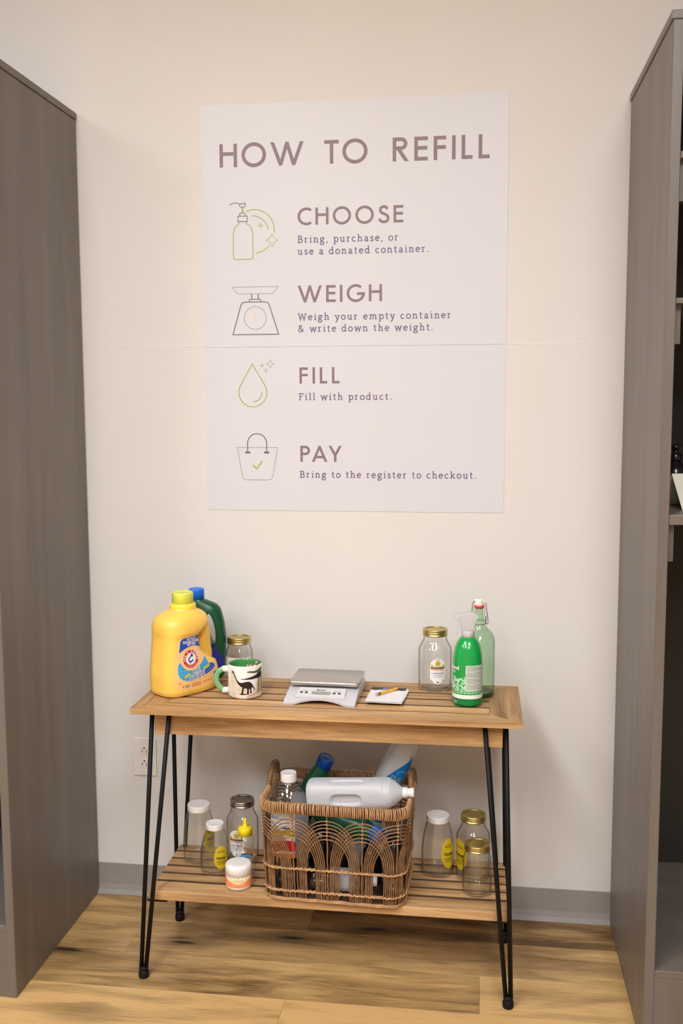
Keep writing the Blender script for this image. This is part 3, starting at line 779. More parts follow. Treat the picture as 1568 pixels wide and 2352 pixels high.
# ------------------------------------------------------------------ jars
def jar_profile(h, rb, rn, sh0, sh1, wall=.0022, base=.006, foot=.9, convex=False):
    ease = (lambda t: t*t) if convex else (lambda t: (1-cos(t*pi))/2)
    """outer skin up, lip, inner skin down"""
    o = [(0, .003), (rb*.55, .002), (rb*foot, 0), (rb*.97, .003), (rb, .010), (rb, sh0)]
    for k in range(1, 7):
        t = k/6; o.append((rb+(rn-rb)*ease(t), sh0+(sh1-sh0)*t))
    o += [(rn, h-.004), (rn-.0008, h), (rn-wall, h)]
    i = [(rn-wall, h-.005), (rn-wall, sh1)]
    for k in range(1, 7):
        t = k/6; i.append((rb-wall+(rn-rb)*ease(1-t), sh1+(sh0-sh1)*t))
    i += [(rb-wall, .014), (rb*.93-wall, base+.002), (rb*.6, base), (0, base+.001)]
    return o+i
def gold_lid(t, r, z, h=.018, mat='gold_metal', disc=True):
    mb = MB()
    prof = [(r*.955, z), (r*.985, z+.0004), (r*1.02, z+.0022), (r*1.0, z+.0042), (r*.955, z+.0058), (r*.955, z+.0075), (r*1.005, z+.0095), (r*1.005, z+.0115), (r*.96, z+.013), (r*.985, z+.0145), (r*.985, z+h-.002), (r*.965, z+h), (r*.80, z+h), (r*.78, z+h-.0012), (r*.775, z+h-.006), (r*.9, z+h-.006)]
    mb.lathe(prof, 56, axis_cap=False); L = mb.build('lid', mat, t)
    mb = MB(); mb.lathe([(0, z+h-.0025), (r*.55, z+h-.0023), (r*.72, z+h-.0015), (r*.76, z+h-.0028), (r*.79, z+h-.0032), (r*.79, z+h-.004), (0, z+h-.004)], 48); mb.build('lid_disc', mat, L)
def white_lid(t, r, z, h):
    mb = MB(); n = 96; rows = []
    for rr, zz, rib in ((r*.93, z, 0), (r*.99, z, 0), (r, z+.0015, 1), (r, z+h-.003, 1), (r*.985, z+h-.001, 0), (r*.95, z+h, 0), (r*.88, z+h-.0008, 0), (0, z+h-.0008, 0)):
        rows.append([((max(rr, 1e-5)-(.0006 if rib and j % 2 else 0))*cos(2*pi*j/n), (max(rr, 1e-5)-(.0006 if rib and j % 2 else 0))*sin(2*pi*j/n), zz) for j in range(n)])
    mb.quadgrid(rows); return mb.build('lid', 'white_plastic', t)
def honey_label(t, me, a0, r, z, w, h):
    """white arched label with beehive, greens and lettering"""
    sh = rrect(-w/2, 0, w/2, h*.62, w*.3)[:0]+arc(0, h-w/2, w/2, w/2, 0, 180, 14)+arc(0, w*.42, w/2, w*.42, 180, 360, 14)
    c = (r, a0, 0, 0); O = (0, 0, z)
    L = decal('label', 'label_white', [sh], me, t, .0004, O, cyl=c, label='white honey label')
    decal('label_print', 'label_yellow', [circ(0, h*.80, w*.17, 16, h*.10), circ(-w*.38, h*.72, w*.08, 10), circ(w*.38, h*.72, w*.08, 10)], me, L, .0007, O, cyl=c)
    gr = []
    for k in range(22):
        x = -w*.46+w*.92*k/21; y = h*.62; gr.append([(x-w*.02, y), (x+w*.02, y), (x+w*.03*sin(k*2.3)*2, y+h*(.06+.07*abs(sin(k*1.7))))])
    gr.append([(-w*.46, h*.6), (w*.46, h*.6), (w*.46, h*.66), (-w*.46, h*.66)])
    decal('label_print', 'print_olive', gr, me, L, .0006, O, cyl=c)
    for s in (-1, 1):
        decal('label_print', 'print_olive', [[(s*w*.42, h*.1), (s*w*.36, h*.1), (s*w*(.2+.09*k), h*(.04+.07*k))] for k in range(3)], me, L, .0006, O, cyl=c)
    tx = text_polys('Honey', 0, h*.53, h*.10, w*.8, True, bold=.02)
    decal('label_print', 'label_orange_ink', tx, me, L, .0009, O, cyl=c, maxlen=.01)
    decal('label_print', 'label_navy', text_polys('PURE', 0, h*.92, h*.04, w*.26, True), me, L, .0009, O, cyl=c, maxlen=.01)
    tx = text_polys('L. COWDING HONEY', 0, h*.40, h*.05, w*.84, True, bold=.02)+text_polys('Rosebud, MO', 0, h*.33, h*.04, w*.5, True)+text_polys('raw and unfiltered', 0, h*.27, h*.035, w*.7, True)+[rrect(-w*.08, h*.05, w*.08, h*.09, h*.015)]
    decal('label_print', 'label_navy', tx, me, L, .0009, O, cyl=c, maxlen=.01)
def oval_label(t, me, a0, r, zc, w, h, text='Honey', mat='label_yellow'):
    c = (r, a0, 0, 0); O = (0, 0, zc)
    L = decal('label', mat, [circ(0, 0, w/2, 32, h/2)], me, t, .0005, O, cyl=c, label='yellow oval honey label')
    tx = text_polys(text, 0, -h*.06, h*.13, w*.62, True, bold=.03)
    for q, ww in ((.28, .5), (.22, .6), (-.16, .66), (-.22, .6), (-.28, .5)):
        tx += [[(-w*ww/2, h*q), (w*ww/2, h*q), (w*ww/2, h*(q+.018)), (-w*ww/2, h*(q+.018))]]
    for k in range(16):
        a = k/16*2*pi; tx.append(circ(w*.42*cos(a), h*.42*sin(a), .0008, 6))
    decal('label_print', 'label_black', tx, me, L, .0009, O, cyl=c, maxlen=.01)
def jar(label, x, y, z, h, rb, rn, lid_r, lid_h, sh0, sh1, lid='gold', gmat='clear_glass', sq=None, rz=0, group=None):
    t = thing('glass_jar', label, 'jar', (x, y, z+ON), rz, group)
    mb = MB(); mb.lathe(jar_profile(h-.002, rb, rn, sh0, sh1, convex=(lid == 'white')), 56, sq=sq)
    b = mb.build('glass_body', gmat, t)
    if lid == 'white': white_lid(t, lid_r, h-lid_h, lid_h)
    else: gold_lid(t, lid_r, h-lid_h, lid_h, 'gold_metal' if lid == 'gold' else 'silver_metal')
    return t, b.data
def honeycomb(t, me, r, a0, z0, z1):
    P = []; h = .0052; rows_ = int((z1-z0)/(h*1.5))
    for j in range(rows_):
        for k in range(-2, 3):
            cx, cz = (k+.5*(j % 2))*h*1.74, z0+j*h*1.5
            P += stroke([(cx+h*.86*cos(radians(90+60*q)), cz+h*.86*sin(radians(90+60*q))) for q in range(6)], .0011, True)
    decal('honeycomb_relief', 'glass_relief', P, me, t, .0005, (0, 0, 0), cyl=(r, a0, 0, 0), maxlen=.01, label='embossed honeycomb')
# on the table
t, me = jar('quart glass jar with gold lid and white honey label, behind the notepad on the table', .262, -.188, TT, .175, .0478, .0335, .0362, .019, .112, .150)
honey_label(t, me, radians(-78), .0478, .024, .044, .074)
t, me = jar('small glass jar with gold lid and wide white label, behind the dinosaur mug', -.326, -.150, TT, .126, .0400, .0335, .0362, .019, .078, .103)
c = (.04, radians(-75), 0, 0)
L = decal('label', 'label_cream', [[(-.06, 0), (.042, 0), (.042, .058), (-.06, .058)]], me, t, .0005, (0, 0, .012), cyl=c, label='wide cream label')
decal('label_print', 'label_red', text_polys('TO SALLY THIS', 0, .042, .0042, .046, True), me, L, .0009, (0, 0, .012), cyl=c, maxlen=.01)
# on the lower shelf
t, me = jar('glass jar with white lid and honeycomb glass, back left corner of the lower shelf', -.438, -.231, SZ, .172, .0452, .0325, .0335, .018, .062, .152, 'white', 'embossed_glass', sq=2.4)
oval_label(t, me, radians(-25), .0452, .075, .05, .088)
honeycomb(t, me, .0452, radians(-165), .03, .155)
t, me = jar('smaller glass jar with white lid and yellow oval label, left front of lower shelf', -.371, -.299, SZ, .145, .0423, .0245, .0258, .016, .044, .127, 'white', 'embossed_glass', sq=2.3)
oval_label(t, me, radians(-52), .0423, .055, .042, .068)
honeycomb(t, me, .0423, radians(-160), .02, .12); honeycomb(t, me, .0423, radians(5), .03, .11)
t, me = jar('tall glass jar with silver lid, standing behind the bear bottle', -.307, -.222, SZ, .190, .0482, .0340, .0362, .019, .122, .164, 'silver')
honey_label(t, me, radians(-100), .0482, .03, .046, .08)
t, me = jar('glass jar with white lid and yellow oval label, right of the wicker basket', .275, -.224, SZ, .173, .0470, .0320, .0332, .018, .058, .153, 'white', sq=2.5)
oval_label(t, me, radians(-47), .047, .072, .046, .086)
t, me = jar('tall glass jar with gold lid, behind the short jar at right end of lower shelf', .377, -.240, SZ, .187, .0484, .0335, .0362, .019, .120, .160)
oval_label(t, me, radians(-145), .0484, .075, .06, .09)
t, me = jar('short plain glass jar with gold lid, front right corner of the lower shelf', .389, -.334, SZ, .142, .0405, .0335, .0362, .019, .095, .120, group=None)

# ------------------------------------------------------------------ yellow detergent jug
def yellow_jug():
    t = thing('detergent_jug', 'big yellow detergent jug with lime cap at the left end of the table', 'jug', (-.454, -.2975, TT+.0014), radians(55))
    mb = MB(); pw = 3.4
    loft(mb, [(0, -.086, .086, .056, pw), (.004, -.092, .092, .061, pw), (.014, -.096, .096, .065, pw), (.06, -.097, .097, .066, pw), (.082, -.094, .090, .065, pw), (.10, -.092, .060, .063, pw), (.118, -.090, .036, .061, pw), (.14, -.088, .028, .059, pw), (.164, -.087, .026, .0575, 3.2), (.172, -.088, .030, .060, 3.0), (.179, -.0895, .044, .0635, 2.8), (.190, -.0905, .062, .0645, 2.7), (.202, -.0900, .070, .0635, 2.6), (.213, -.087, .070, .061, 2.5), (.222, -.079, .065, .056, 2.4), (.229, -.067, .057, .050, 2.3), (.234, -.052, .048, .044, 2.1), (.237, -.039, .039, .038, 2), (.246, -.037, .037, .037, 2)], 64)
    pts = spline([(.040, 0, .205), (.064, 0, .190), (.073, 0, .160), (.0745, 0, .125), (.079, 0, .09), (.074, 0, .055)], 6)
    mb.tube(pts, lambda i: .0185, 16, flat=1.15)
    me = blob(mb, voxel=.0024, it=5)
    body = link('jug_body', me, 'jug_yellow', t)
    mb = MB(); mb.lathe([(.0362, .236), (.0375, .238), (.0375, .250), (.034, .2555), (.028, .2555)], 56); mb.build('collar', 'collar_yellow', t)
    mb = MB(); n = 120; rows = []
    for r, z, rib in ((.0285, .255, 0), (.0302, .2555, 1), (.0302, .283, 1), (.0294, .286, 0), (.027, .2875, 0), (.0255, .2866, 0), (0, .2866, 0)):
        rows.append([((max(r, 1e-5)-(.0005 if rib and j % 2 else 0))*cos(2*pi*j/n), (max(r, 1e-5)-(.0005 if rib and j % 2 else 0))*sin(2*pi*j/n), z) for j in range(n)])
    mb.quadgrid(rows, True, True); mb.build('cap', 'cap_lime', t)
    # printed label on the broad side, u from left, v up from the base
    O = (-.078, -.066, .0); kw = dict(ux=(1, 0, 0), uy=(0, 0, 1))
    D = lambda n, m, p, off, par=None, ml=.006: decal(n, m, p, me, par or L, off, O, maxlen=ml, **kw)
    outline = spl2([(.004, .028), (.002, .08), (.006, .13), (.016, .163), (.06, .172), (.092, .172), (.095, .15), (.10, .115), (.122, .085), (.150, .078), (.154, .060), (.150, .026), (.08, .018)], 4, True)
    L = decal('label', 'jug_label', [outline], me, t, .0004, O, label='printed detergent label', **kw)
    # blue banner
    D('label_print', 'label_blue', [spl2([(.016, .128), (.022, .160), (.030, .167), (.088, .170), (.093, .164), (.094, .133)], 1)+spl2([(.094, .133), (.07, .142), (.04, .139), (.016, .128)], 3)], .0007)
    wt = text_polys('ATTACKS', .059, .1605, .006, .034, True, bold=.03)+text_polys('TOUGH STAINS', .059, .1515, .0075, .062, True, bold=.035)+text_polys('BETTER', .059, .1445, .006, .03, True, bold=.03)
    # blue water sweep
    D('label_print', 'label_sky', [spl2([(.016, .100), (.010, .080), (.014, .060), (.030, .048), (.06, .044), (.09, .05), (.115, .062), (.128, .072), (.115, .086), (.106, .104), (.094, .092), (.075, .08), (.05, .074), (.03, .082)], 4, True)], .0006)
    D('label_print', 'label_blue', [spl2([(.062, .046), (.09, .050), (.12, .058), (.142, .071), (.125, .083), (.112, .072), (.09, .060)], 4, True)], .0008)
    bub = [circ(.02+.008*(k % 4)+.002*sin(k*7), .056+.010*(k//4), .0011, 8) for k in range(12)]+[circ(.10+.007*(k % 4), .058+.009*(k//4)+.003*(k % 4), .0012, 8) for k in range(12)]
    # round badge
    bx, bz = .053, .107
    D('label_print', 'label_white', [circ(bx, bz, .0285, 40, .0265)], .0009)
    D('label_print', 'label_red', stroke(circ(bx, bz, .0225, 44, .0212), .0085, True), .0011)
    ring = []
    s = 'ARM & HAMMER'
    for i, ch in enumerate(s):
        if ch == ' ': continue
        a = radians(188-196*i/(len(s)-1)); ring += text_polys(ch, bx+.0204*cos(a)+.0001, bz+.0192*sin(a), .0056, .0048, True, rot=a-pi/2, bold=.03)
    for i, ch in enumerate('THE STANDARD OF PURITY'):
        if ch == ' ': continue
        a = radians(222+96*i/21); ring += text_polys(ch, bx+.0240*cos(a), bz+.0226*sin(a), .003, .0022, True, rot=a+pi/2)
    D('label_print', 'label_white', wt+ring+bub, .0014, ml=.01)
    # flexed arm with hammer
    arm = stroke([(bx-.009, bz-.001), (bx-.003, bz-.010), (bx+.008, bz-.004)], .004)+stroke([(bx-.009, bz), (bx+.002, bz+.008)], .0032)+[circ(bx+.004, bz+.0095, .0036, 10)]+stroke([(bx+.002, bz+.013), (bx+.007, bz+.006)], .004)
    D('label_print', 'label_navy', arm, .0014)
    # OXI CLEAN
    sh = [rrect(.050, .060, .096, .079, .004), rrect(.034, .046, .104, .064, .004)]
    import itertools
    rot = radians(12)
    def rt(p, c=(.07, .06)): return [(c[0]+(x-c[0])*cos(rot)-(y-c[1])*sin(rot), c[1]+(x-c[0])*sin(rot)+(y-c[1])*cos(rot)) for x, y in p]
    D('label_print', 'label_lime', [rt([(.098, .062), (.122, .064), (.120, .071), (.098, .070)]), rt([(.028, .063), (.05, .065), (.05, .072), (.03, .070)])], .0010)
    big = text_polys('OXI', .072, .064, .0135, .030, True, bold=.085)+text_polys('CLEAN', .070, .0475, .0145, .058, True, bold=.085)
    D('label_print', 'label_white', [rt(p) for p in big], .0015, ml=.01)
    big = text_polys('OXI', .072, .0645, .0125, .028, True, bold=.0)+text_polys('CLEAN', .070, .048, .0135, .056, True, bold=.0)
    D('label_print', 'label_navy', [rt(p) for p in big], .0019, ml=.01)
    # foot of the label
    D('label_print', 'label_orange_ink', text_polys('78', .008, .037, .008, .010)+[[(.052+.0*k, .026+.003*k), (.085, .026+.003*k), (.085, .0272+.003*k), (.052, .0272+.003*k)] for k in range(4)]+[[(.092, .030+.003*k), (.128, .033+.003*k), (.128, .0342+.003*k), (.092, .0312+.003*k)] for k in range(2)], .0008)
    D('label_print', 'label_text_grey', [[(.022+.0016*k, .027), (.0228+.0016*k, .027), (.0228+.0016*k, .035), (.022+.0016*k, .035)] for k in range(15) if k not in (3, 4)], .0008)
    D('label_print', 'label_blue', [rrect(.136, .044, .150, .054, .004)], .0008)
yellow_jug()

# ------------------------------------------------------------------ green bottle with handle
def green_body(hole=True):
    mb = MB(); pw = 2.8
    loft(mb, [(0, -.044, 0.0742, .030, pw), (.004, -.048, 0.0803, .035, pw), (.02, -.050, 0.0834, .037, pw), (.08, -.050, 0.0876, .037, pw), (.13, -.048, 0.0881, .036, pw), (.17, -.045, 0.0839, .034, pw), (.20, -.041, 0.0772, .031, 2.6), (.216, -.036, 0.0721, .028, 2.5), (.228, -.040, .062, .025, 2.4), (.238, -.030, .040, .022, 2.2), (.244, -.021, .024, .0205, 2), (.250, -.019, .019, .019, 2), (.26, -.0185, .0185, .0185, 2)], 56)
    cuts = []
    if hole:
        c = MB(); c.prism(spl2([(.038, .203), (.050, .184), (.0575, .152), (.058, .122), (.0535, .102), (.044, .108), (.034, .138), (.029, .178)], 5, True), -.1, .1); cuts = [c]
    return blob(mb, cuts, voxel=.0024, it=5)
def blue_cap(t, z, r=.0238, h=.031, mat='cap_blue'):
    mb = MB(); n = 100; rows = []
    for rr, zz, rib in ((r*.92, z, 0), (r, z+.0006, 1), (r*.985, z+h-.004, 1), (r*.95, z+h-.001, 0), (r*.86, z+h, 0), (r*.8, z+h-.001, 0), (r*.5, z+h-.001, 0), (r*.45, z+h-.0004, 0), (0, z+h-.0004, 0)):
        rows.append([((max(rr, 1e-5)-(.0006 if rib and j % 2 else 0))*cos(2*pi*j/n), (max(rr, 1e-5)-(.0006 if rib and j % 2 else 0))*sin(2*pi*j/n), zz) for j in range(n)])
    mb.quadgrid(rows, True, True); return mb.build('cap', mat, t)
GREEN_ME = green_body()
t = thing('handled_bottle', 'dark green bottle with blue cap and side handle, behind the yellow jug', 'bottle', (-.4550, -.153, TT+.0014), radians(9)); t.scale = (1, 1, .975)
link('bottle_body', GREEN_ME, 'bottle_green', t); blue_cap(t, .246)
decal('label', 'label_navy', [spl2([(.02, .0), (.085, .0), (.082, .03), (.066, .055), (.05, .085), (.02, .08)], 3, True)], GREEN_ME, t, .0004, (0, -.05, .03), label='dark blue label')

# ------------------------------------------------------------------ dinosaur mug and its pencils
MX, MY = -.268, -.326
def mug():
    t = thing('mug', 'white mug with dark dinosaur print, green inside and green handle', 'mug', (MX, MY, TT+ON))
    mb = MB(); R_, h = .0482, .094
    mb.lathe([(0, .002), (.036, .002), (.040, 0), (.0445, .001), (R_*.99, .006), (R_, .012), (R_, h-.003), (R_-.001, h-.0005), (R_-.0022, h)], 64, axis_cap=False); body = mb.build('cup', 'ceramic_white', t)
    mb = MB(); mb.lathe([(R_-.0018, h), (R_-.0035, h-.0012), (R_-.0042, h-.006), (R_-.0042, .012), (R_-.010, .007), (0, .007)], 64, axis_cap=False); mb.build('cup_inside', 'ceramic_green', t, 'green glazed inside')
    pts = spline([(-R_+.006, 0, .074), (-R_-.012, 0, .0765), (-R_-.028, 0, .066), (-R_-.0335, 0, .047), (-R_-.028, 0, .029), (-R_-.013, 0, .016), (-R_+.006, 0, .017)], 7)
    rz = Matrix.Rotation(radians(8), 3, 'Z'); pts = [rz @ p for p in pts]
    mb = MB(); mb.tube(pts[6:-6], .0062, 14, flat=1.25); mb.build('handle', 'ceramic_green_light', t, 'pale green handle')
    mb = MB(); mb.tube(pts[2:9], .0074, 14, flat=1.2); mb.tube(pts[-9:-2], .0074, 14, flat=1.2); mb.build('handle_root', 'ceramic_white', t)
    me = body.data; c = (R_, radians(-74), 0, 0)
    # picture field : u -.046 .. .05 as seen, v 0 .. .082
    D = lambda m, p, off: decal('print', m, p, me, t, off, (0, 0, .004), cyl=c, maxlen=.005)
    D('print_sand', [spl2([(-.042, .012), (-.047, .03), (-.046, .078), (-.03, .072), (-.025, .05), (-.01, .04), (.0, .03), (.005, .018), (-.01, .012), (-.03, .008)], 4, True), spl2([(.02, .015), (.05, .01), (.066, .02), (.066, .06), (.05, .055), (.035, .05), (.028, .03)], 4, True)], .0003)
    D('print_trunk', [[(.031, .012), (.046, .014), (.044, .04), (.046, .078), (.038, .078), (.036, .04), (.034, .024)], [(.05, .012), (.06, .012), (.058, .08), (.053, .08)]], .0005)
    D('print_olive', [spl2([(.002, .074), (.012, .077), (.028, .076), (.05, .082), (.06, .080), (.05, .072), (.03, .070), (.018, .071)], 4, True)]+[[(.034+.003*k, .070), (.036+.003*k, .070), (.0345+.0032*k, .060-.004*(k % 3))] for k in range(8)], .0006)
    fern = []
    for k in range(9):
        fern.append([(.0+.005*k, .004+.001*k), (.004+.005*k, .003+.001*k), (.012+.0045*k, .012+.0009*k)]); fern.append([(-.05+.003*k, .018-.0022*k), (-.048+.003*k, .014-.002*k), (-.041+.003*k, .011-.0017*k)])
    D('print_fern', fern, .0007)
    # long-necked dinosaur
    body_ = spl2([(-.0425, .0735), (-.0395, .0765), (-.0365, .0745), (-.0335, .068), (-.028, .058), (-.022, .049), (-.014, .0445), (-.004, .0465), (.007, .0475), (.015, .043), (.0195, .036), (.0235, .028), (.0268, .0215), (.024, .0225), (.0195, .0285), (.0158, .031), (.0148, .024), (.0155, .0145), (.0108, .0145), (.0115, .023), (.0095, .0275), (.0075, .0225), (.0075, .0125), (.002, .0125), (.003, .0225), (.001, .0285), (-.0045, .0285), (-.0075, .022), (-.0085, .0135), (-.0135, .0135), (-.012, .022), (-.0105, .031), (-.0145, .0335), (-.021, .0395), (-.027, .049), (-.0325, .06), (-.0375, .069), (-.041, .071)], 3, True)
    D('print_black', [body_, spl2([(-.02, .0115), (-.01, .0135), (.004, .0125), (.012, .0125), (.0, .0105), (-.012, .010)], 3, True), spl2([(-.0175, .0555), (-.005, .0560), (.012, .0595), (.03, .0645), (.05, .071), (.05, .0555), (.03, .0545), (.01, .0535), (-.006, .054)], 4, True)], .0009)
mug()
PENCIL_COUNT = 0
def pencil(label, base, tip_dir, length, name='pencil', group=None, hexr=.0036):
    """base = centre of the eraser end, body runs along tip_dir"""
    d = Vector(tip_dir).normalized(); q = d.to_track_quat('Z', 'Y')
    t = thing(name, label, 'pencil', base, group=group, rot=q.to_euler())
    mb = MB(); mb.lathe([(0, 0), (.0028, 0), (.0033, .0008), (.0033, .010), (0, .010)], 18); mb.build('eraser', 'eraser_pink', t, 'pink eraser')
    mb = MB(); mb.lathe([(.0033, .0095), (.0037, .0098), (.0037, .012), (.0034, .0125), (.0037, .0135), (.0037, .016), (.0034, .0165), (.0037, .0175), (.0037, .020), (.003, .0205)], 18); mb.build('ferrule', 'ferrule_green', t, 'green metal ferrule')
    mb = MB(); mb.lathe([(hexr*.9, .020), (hexr, .0204), (hexr, length-.016), (0, length-.016)], 6, smooth=False); mb.build('shaft', 'pencil_yellow', t)
    mb = MB(); mb.lathe([(hexr*.97, length-.0162), (.0009, length-.003), (0, length-.003)], 12); tp = mb.build('sharpened_wood', 'pencil_wood', t)
    mb = MB(); mb.lathe([(.0010, length-.0032), (0, length)], 8); mb.build('lead', 'graphite', t)
    return t
for lab, ex, ey, ez, bx, by in (('pencil in the mug, leftmost of the pink erasers', .014, -.027, .0945, -.006, .012), ('pencil in the mug, second pink eraser from the left', .0225, -.025, .0940, .004, .016), ('pencil in the mug, pink eraser at the front right rim', .0325, -.018, .0935, .018, .018), ('pencil in the mug, rightmost and highest pink eraser', .0355, -.008, .100, .012, .022)):
    p0 = Vector((MX+ex, MY+ey, TT+ez)); p1 = Vector((MX+bx, MY+by, TT+.0085))
    pencil(lab, p0, p1-p0, (p1-p0).length, group='pencils standing in the mug')

# ------------------------------------------------------------------ kitchen scale
def kscale():
    t = thing('kitchen_scale', 'silver digital kitchen scale with steel platform in the middle of the table', 'scale', (-.041, -.290, TT+ON), radians(-1.5))
    # body : wedge with an arched front foot, sections along x
    mb = MB(); hw = .099; n = 25; rows = []
    for i in range(n):
        x = -hw+2*hw*i/(n-1); u = x/hw; ed = .004 if i in (0, n-1) else 0
        ar = max(0, .013*(1-(abs(u)/.72)**2)) if abs(u) < .72 else 0
        yf = -.119+(.010*(1-u*u)); side = .004*(abs(u)**6)
        rows.append([(x, yf, ar), (x, yf-.001, ar+.006), (x, yf+.012, ar*.6+.012), (x, -.055, .027-side), (x, -.030, .031-side), (x, .085, .032-side), (x, .095, .028-side), (x, .097, .004), (x, .09, .003), (x, -.06, .003)])
    mb.quadgrid(rows, True, True, True); me = mb.mesh('scale_body'); smooth_angle(me, 35); link('scale_body', me, 'scale_plastic', t)
    TM = Matrix.Translation((0, -.0785, .0222)) @ Matrix.Rotation(radians(16.5), 4, 'X')
    mb = MB(); mb.prism([(x, y) for x, y in [(-.066, .027), (.066, .027), (.066, -.008), (.070, -.020)]+arc(0, -.044, .075, .026, 68, 112, 8)+[(-.070, -.020), (-.066, -.008)]], -.0012, .0032, axis='z'); mb.bm.transform(TM); P = mb.build('control_panel', 'scale_panel', t)
    mb = MB(); mb.box(-.029, .027, -.010, .009, .002, .0042, bevel=.0005, seg=1, M4=TM); mb.build('display_frame', 'scale_plastic', P)
    mb = MB(); mb.box(-.027, .025, -.009, .0065, .0040, .0046, M4=TM); mb.build('display', 'lcd_grey', P, 'grey display window')
    for x in (-.056, -.042, .036, .050):
        mb = MB(); mb.bm.free(); mb = MB(); mb.prism([(x+a, .001+b) for a, b in circ(0, 0, .0044, 20, .0035)], .002, .0046, axis='z'); mb.bm.transform(TM); mb.build('button', 'button_dark', P)
    mb = MB()
    for p in text_polys('Escali', -.003, .0125, .0062, .024, True, bold=.01):
        try: mb.prism(p, .0030, .0038, axis='z')
        except ValueError: pass
    for x in (-.049, .043):
        for q in stroke(spl2([(x-.009, .010), (x-.005, .0125), (x, .011), (x+.005, .0125), (x+.009, .010)], 4), .0009): mb.prism(q, .003, .0037, axis='z')
    mb.bm.transform(TM); mb.build('panel_print', 'button_dark', P)
    # platform : pressed steel tray upside down with dropped front lip
    mb = MB(); out = rrect(-.0985, -.047, .0985, .095, .008, 4)
    rows = []
    for k, (sc, z) in enumerate(((.93, .036), (.97, .0365), (.998, .0395), (1, .043), (.985, .0462), (.95, .0472))):
        rows.append([(x*(1-(1-sc)*.5), (y-.024)*(1-(1-sc)*.7)+.024, z-.0015*max(0, -y/.05)*(1-(x/.1)**2)*0) for x, y in out])
    mb.quadgrid(rows, True, True, True); me = mb.mesh('platform'); smooth_angle(me, 50); link('platform', me, 'scale_steel', t, 'brushed steel platform')
    mb = MB(); mb.box(-.06, .06, -.02, .07, .030, .0368); mb.build('platform_mount', 'button_dark', t)
    for x in (-.085, .085):
        for y in (-.095, .082):
            mb = MB(); mb.lathe([(0, 0), (.007, 0), (.008, .0008), (.008, .0045), (0, .0045)], 16, (x, y)); mb.build('foot', 'slot_dark', t)
kscale()

# ------------------------------------------------------------------ notepad and pencil
def notepad():
    t = thing('notepad', 'small white notepad with black torn header right of the scale', 'notepad', (.131, -.306, TT+ON), radians(-1))
    hw, hl = .050, .079; n = 14
    def sheet(x0, x1, y0, y1, z, rot, lift, th=.0006):
        mb = MB(); rows = []
        for i in range(n+1):
            v = i/n; y = y0+(y1-y0)*v; zz = z+lift*(1-v)**2
            rows.append([(x0, y, zz), (x1, y, zz), (x1, y, zz+th), (x0, y, zz+th)])
        mb.quadgrid(rows, True, True, True, smooth=False); mb.bm.transform(Matrix.Rotation(rot, 4, 'Z')); return mb
    sheet(-hw+.004, hw+.004, -hl+.03, hl-.004, .0, radians(-1), .0, .003).build('backing', 'label_black', t, 'dark backing card')
    sheet(-hw+.005, hw+.005, -hl, hl-.004, .0032, radians(-2.5), .0055, .0008).build('page', 'paper_white', t)
    sheet(-hw+.002, hw+.003, -hl+.002, hl, .0042, radians(-1.2), .006, .0008).build('page', 'paper_white', t)
    sheet(-hw, hw, -hl, hl-.02, .0052, 0, .007, .0014).build('page', 'paper_white', t)
    s = sheet(-hw, hw, hl-.034, hl+.001, .0064, 0, 0, .0004); hd = s.build('header_strip', 'label_black', t, 'black printed header')
    mb = MB()
    for p in text_polys('REFILL', 0, hl-.012, .005, .03, True)+text_polys('container weight', 0, hl-.022, .004, .05, True)+stroke([(-.02, hl-.028), (-.012, hl-.018)], .0012):
        try: mb.prism(p, .0066, .0070, axis='z')
        except ValueError: pass
    rag = [(-hw, hl-.034)]+[(-hw+2*hw*k/16, hl-.029+.003*sin(k*2.1)) for k in range(17)]+[(hw, hl-.034)]
    mb.prism(rag, .0066, .0071, axis='z'); mb.build('header_print', 'paper_white', hd)
notepad()
p0 = Vector((.104, -.3285, TT+.0155)); p1 = Vector((.163, -.2395, TT+.0115))
pencil('short yellow pencil with pink eraser lying across the white notepad', p0, p1-p0, .107)

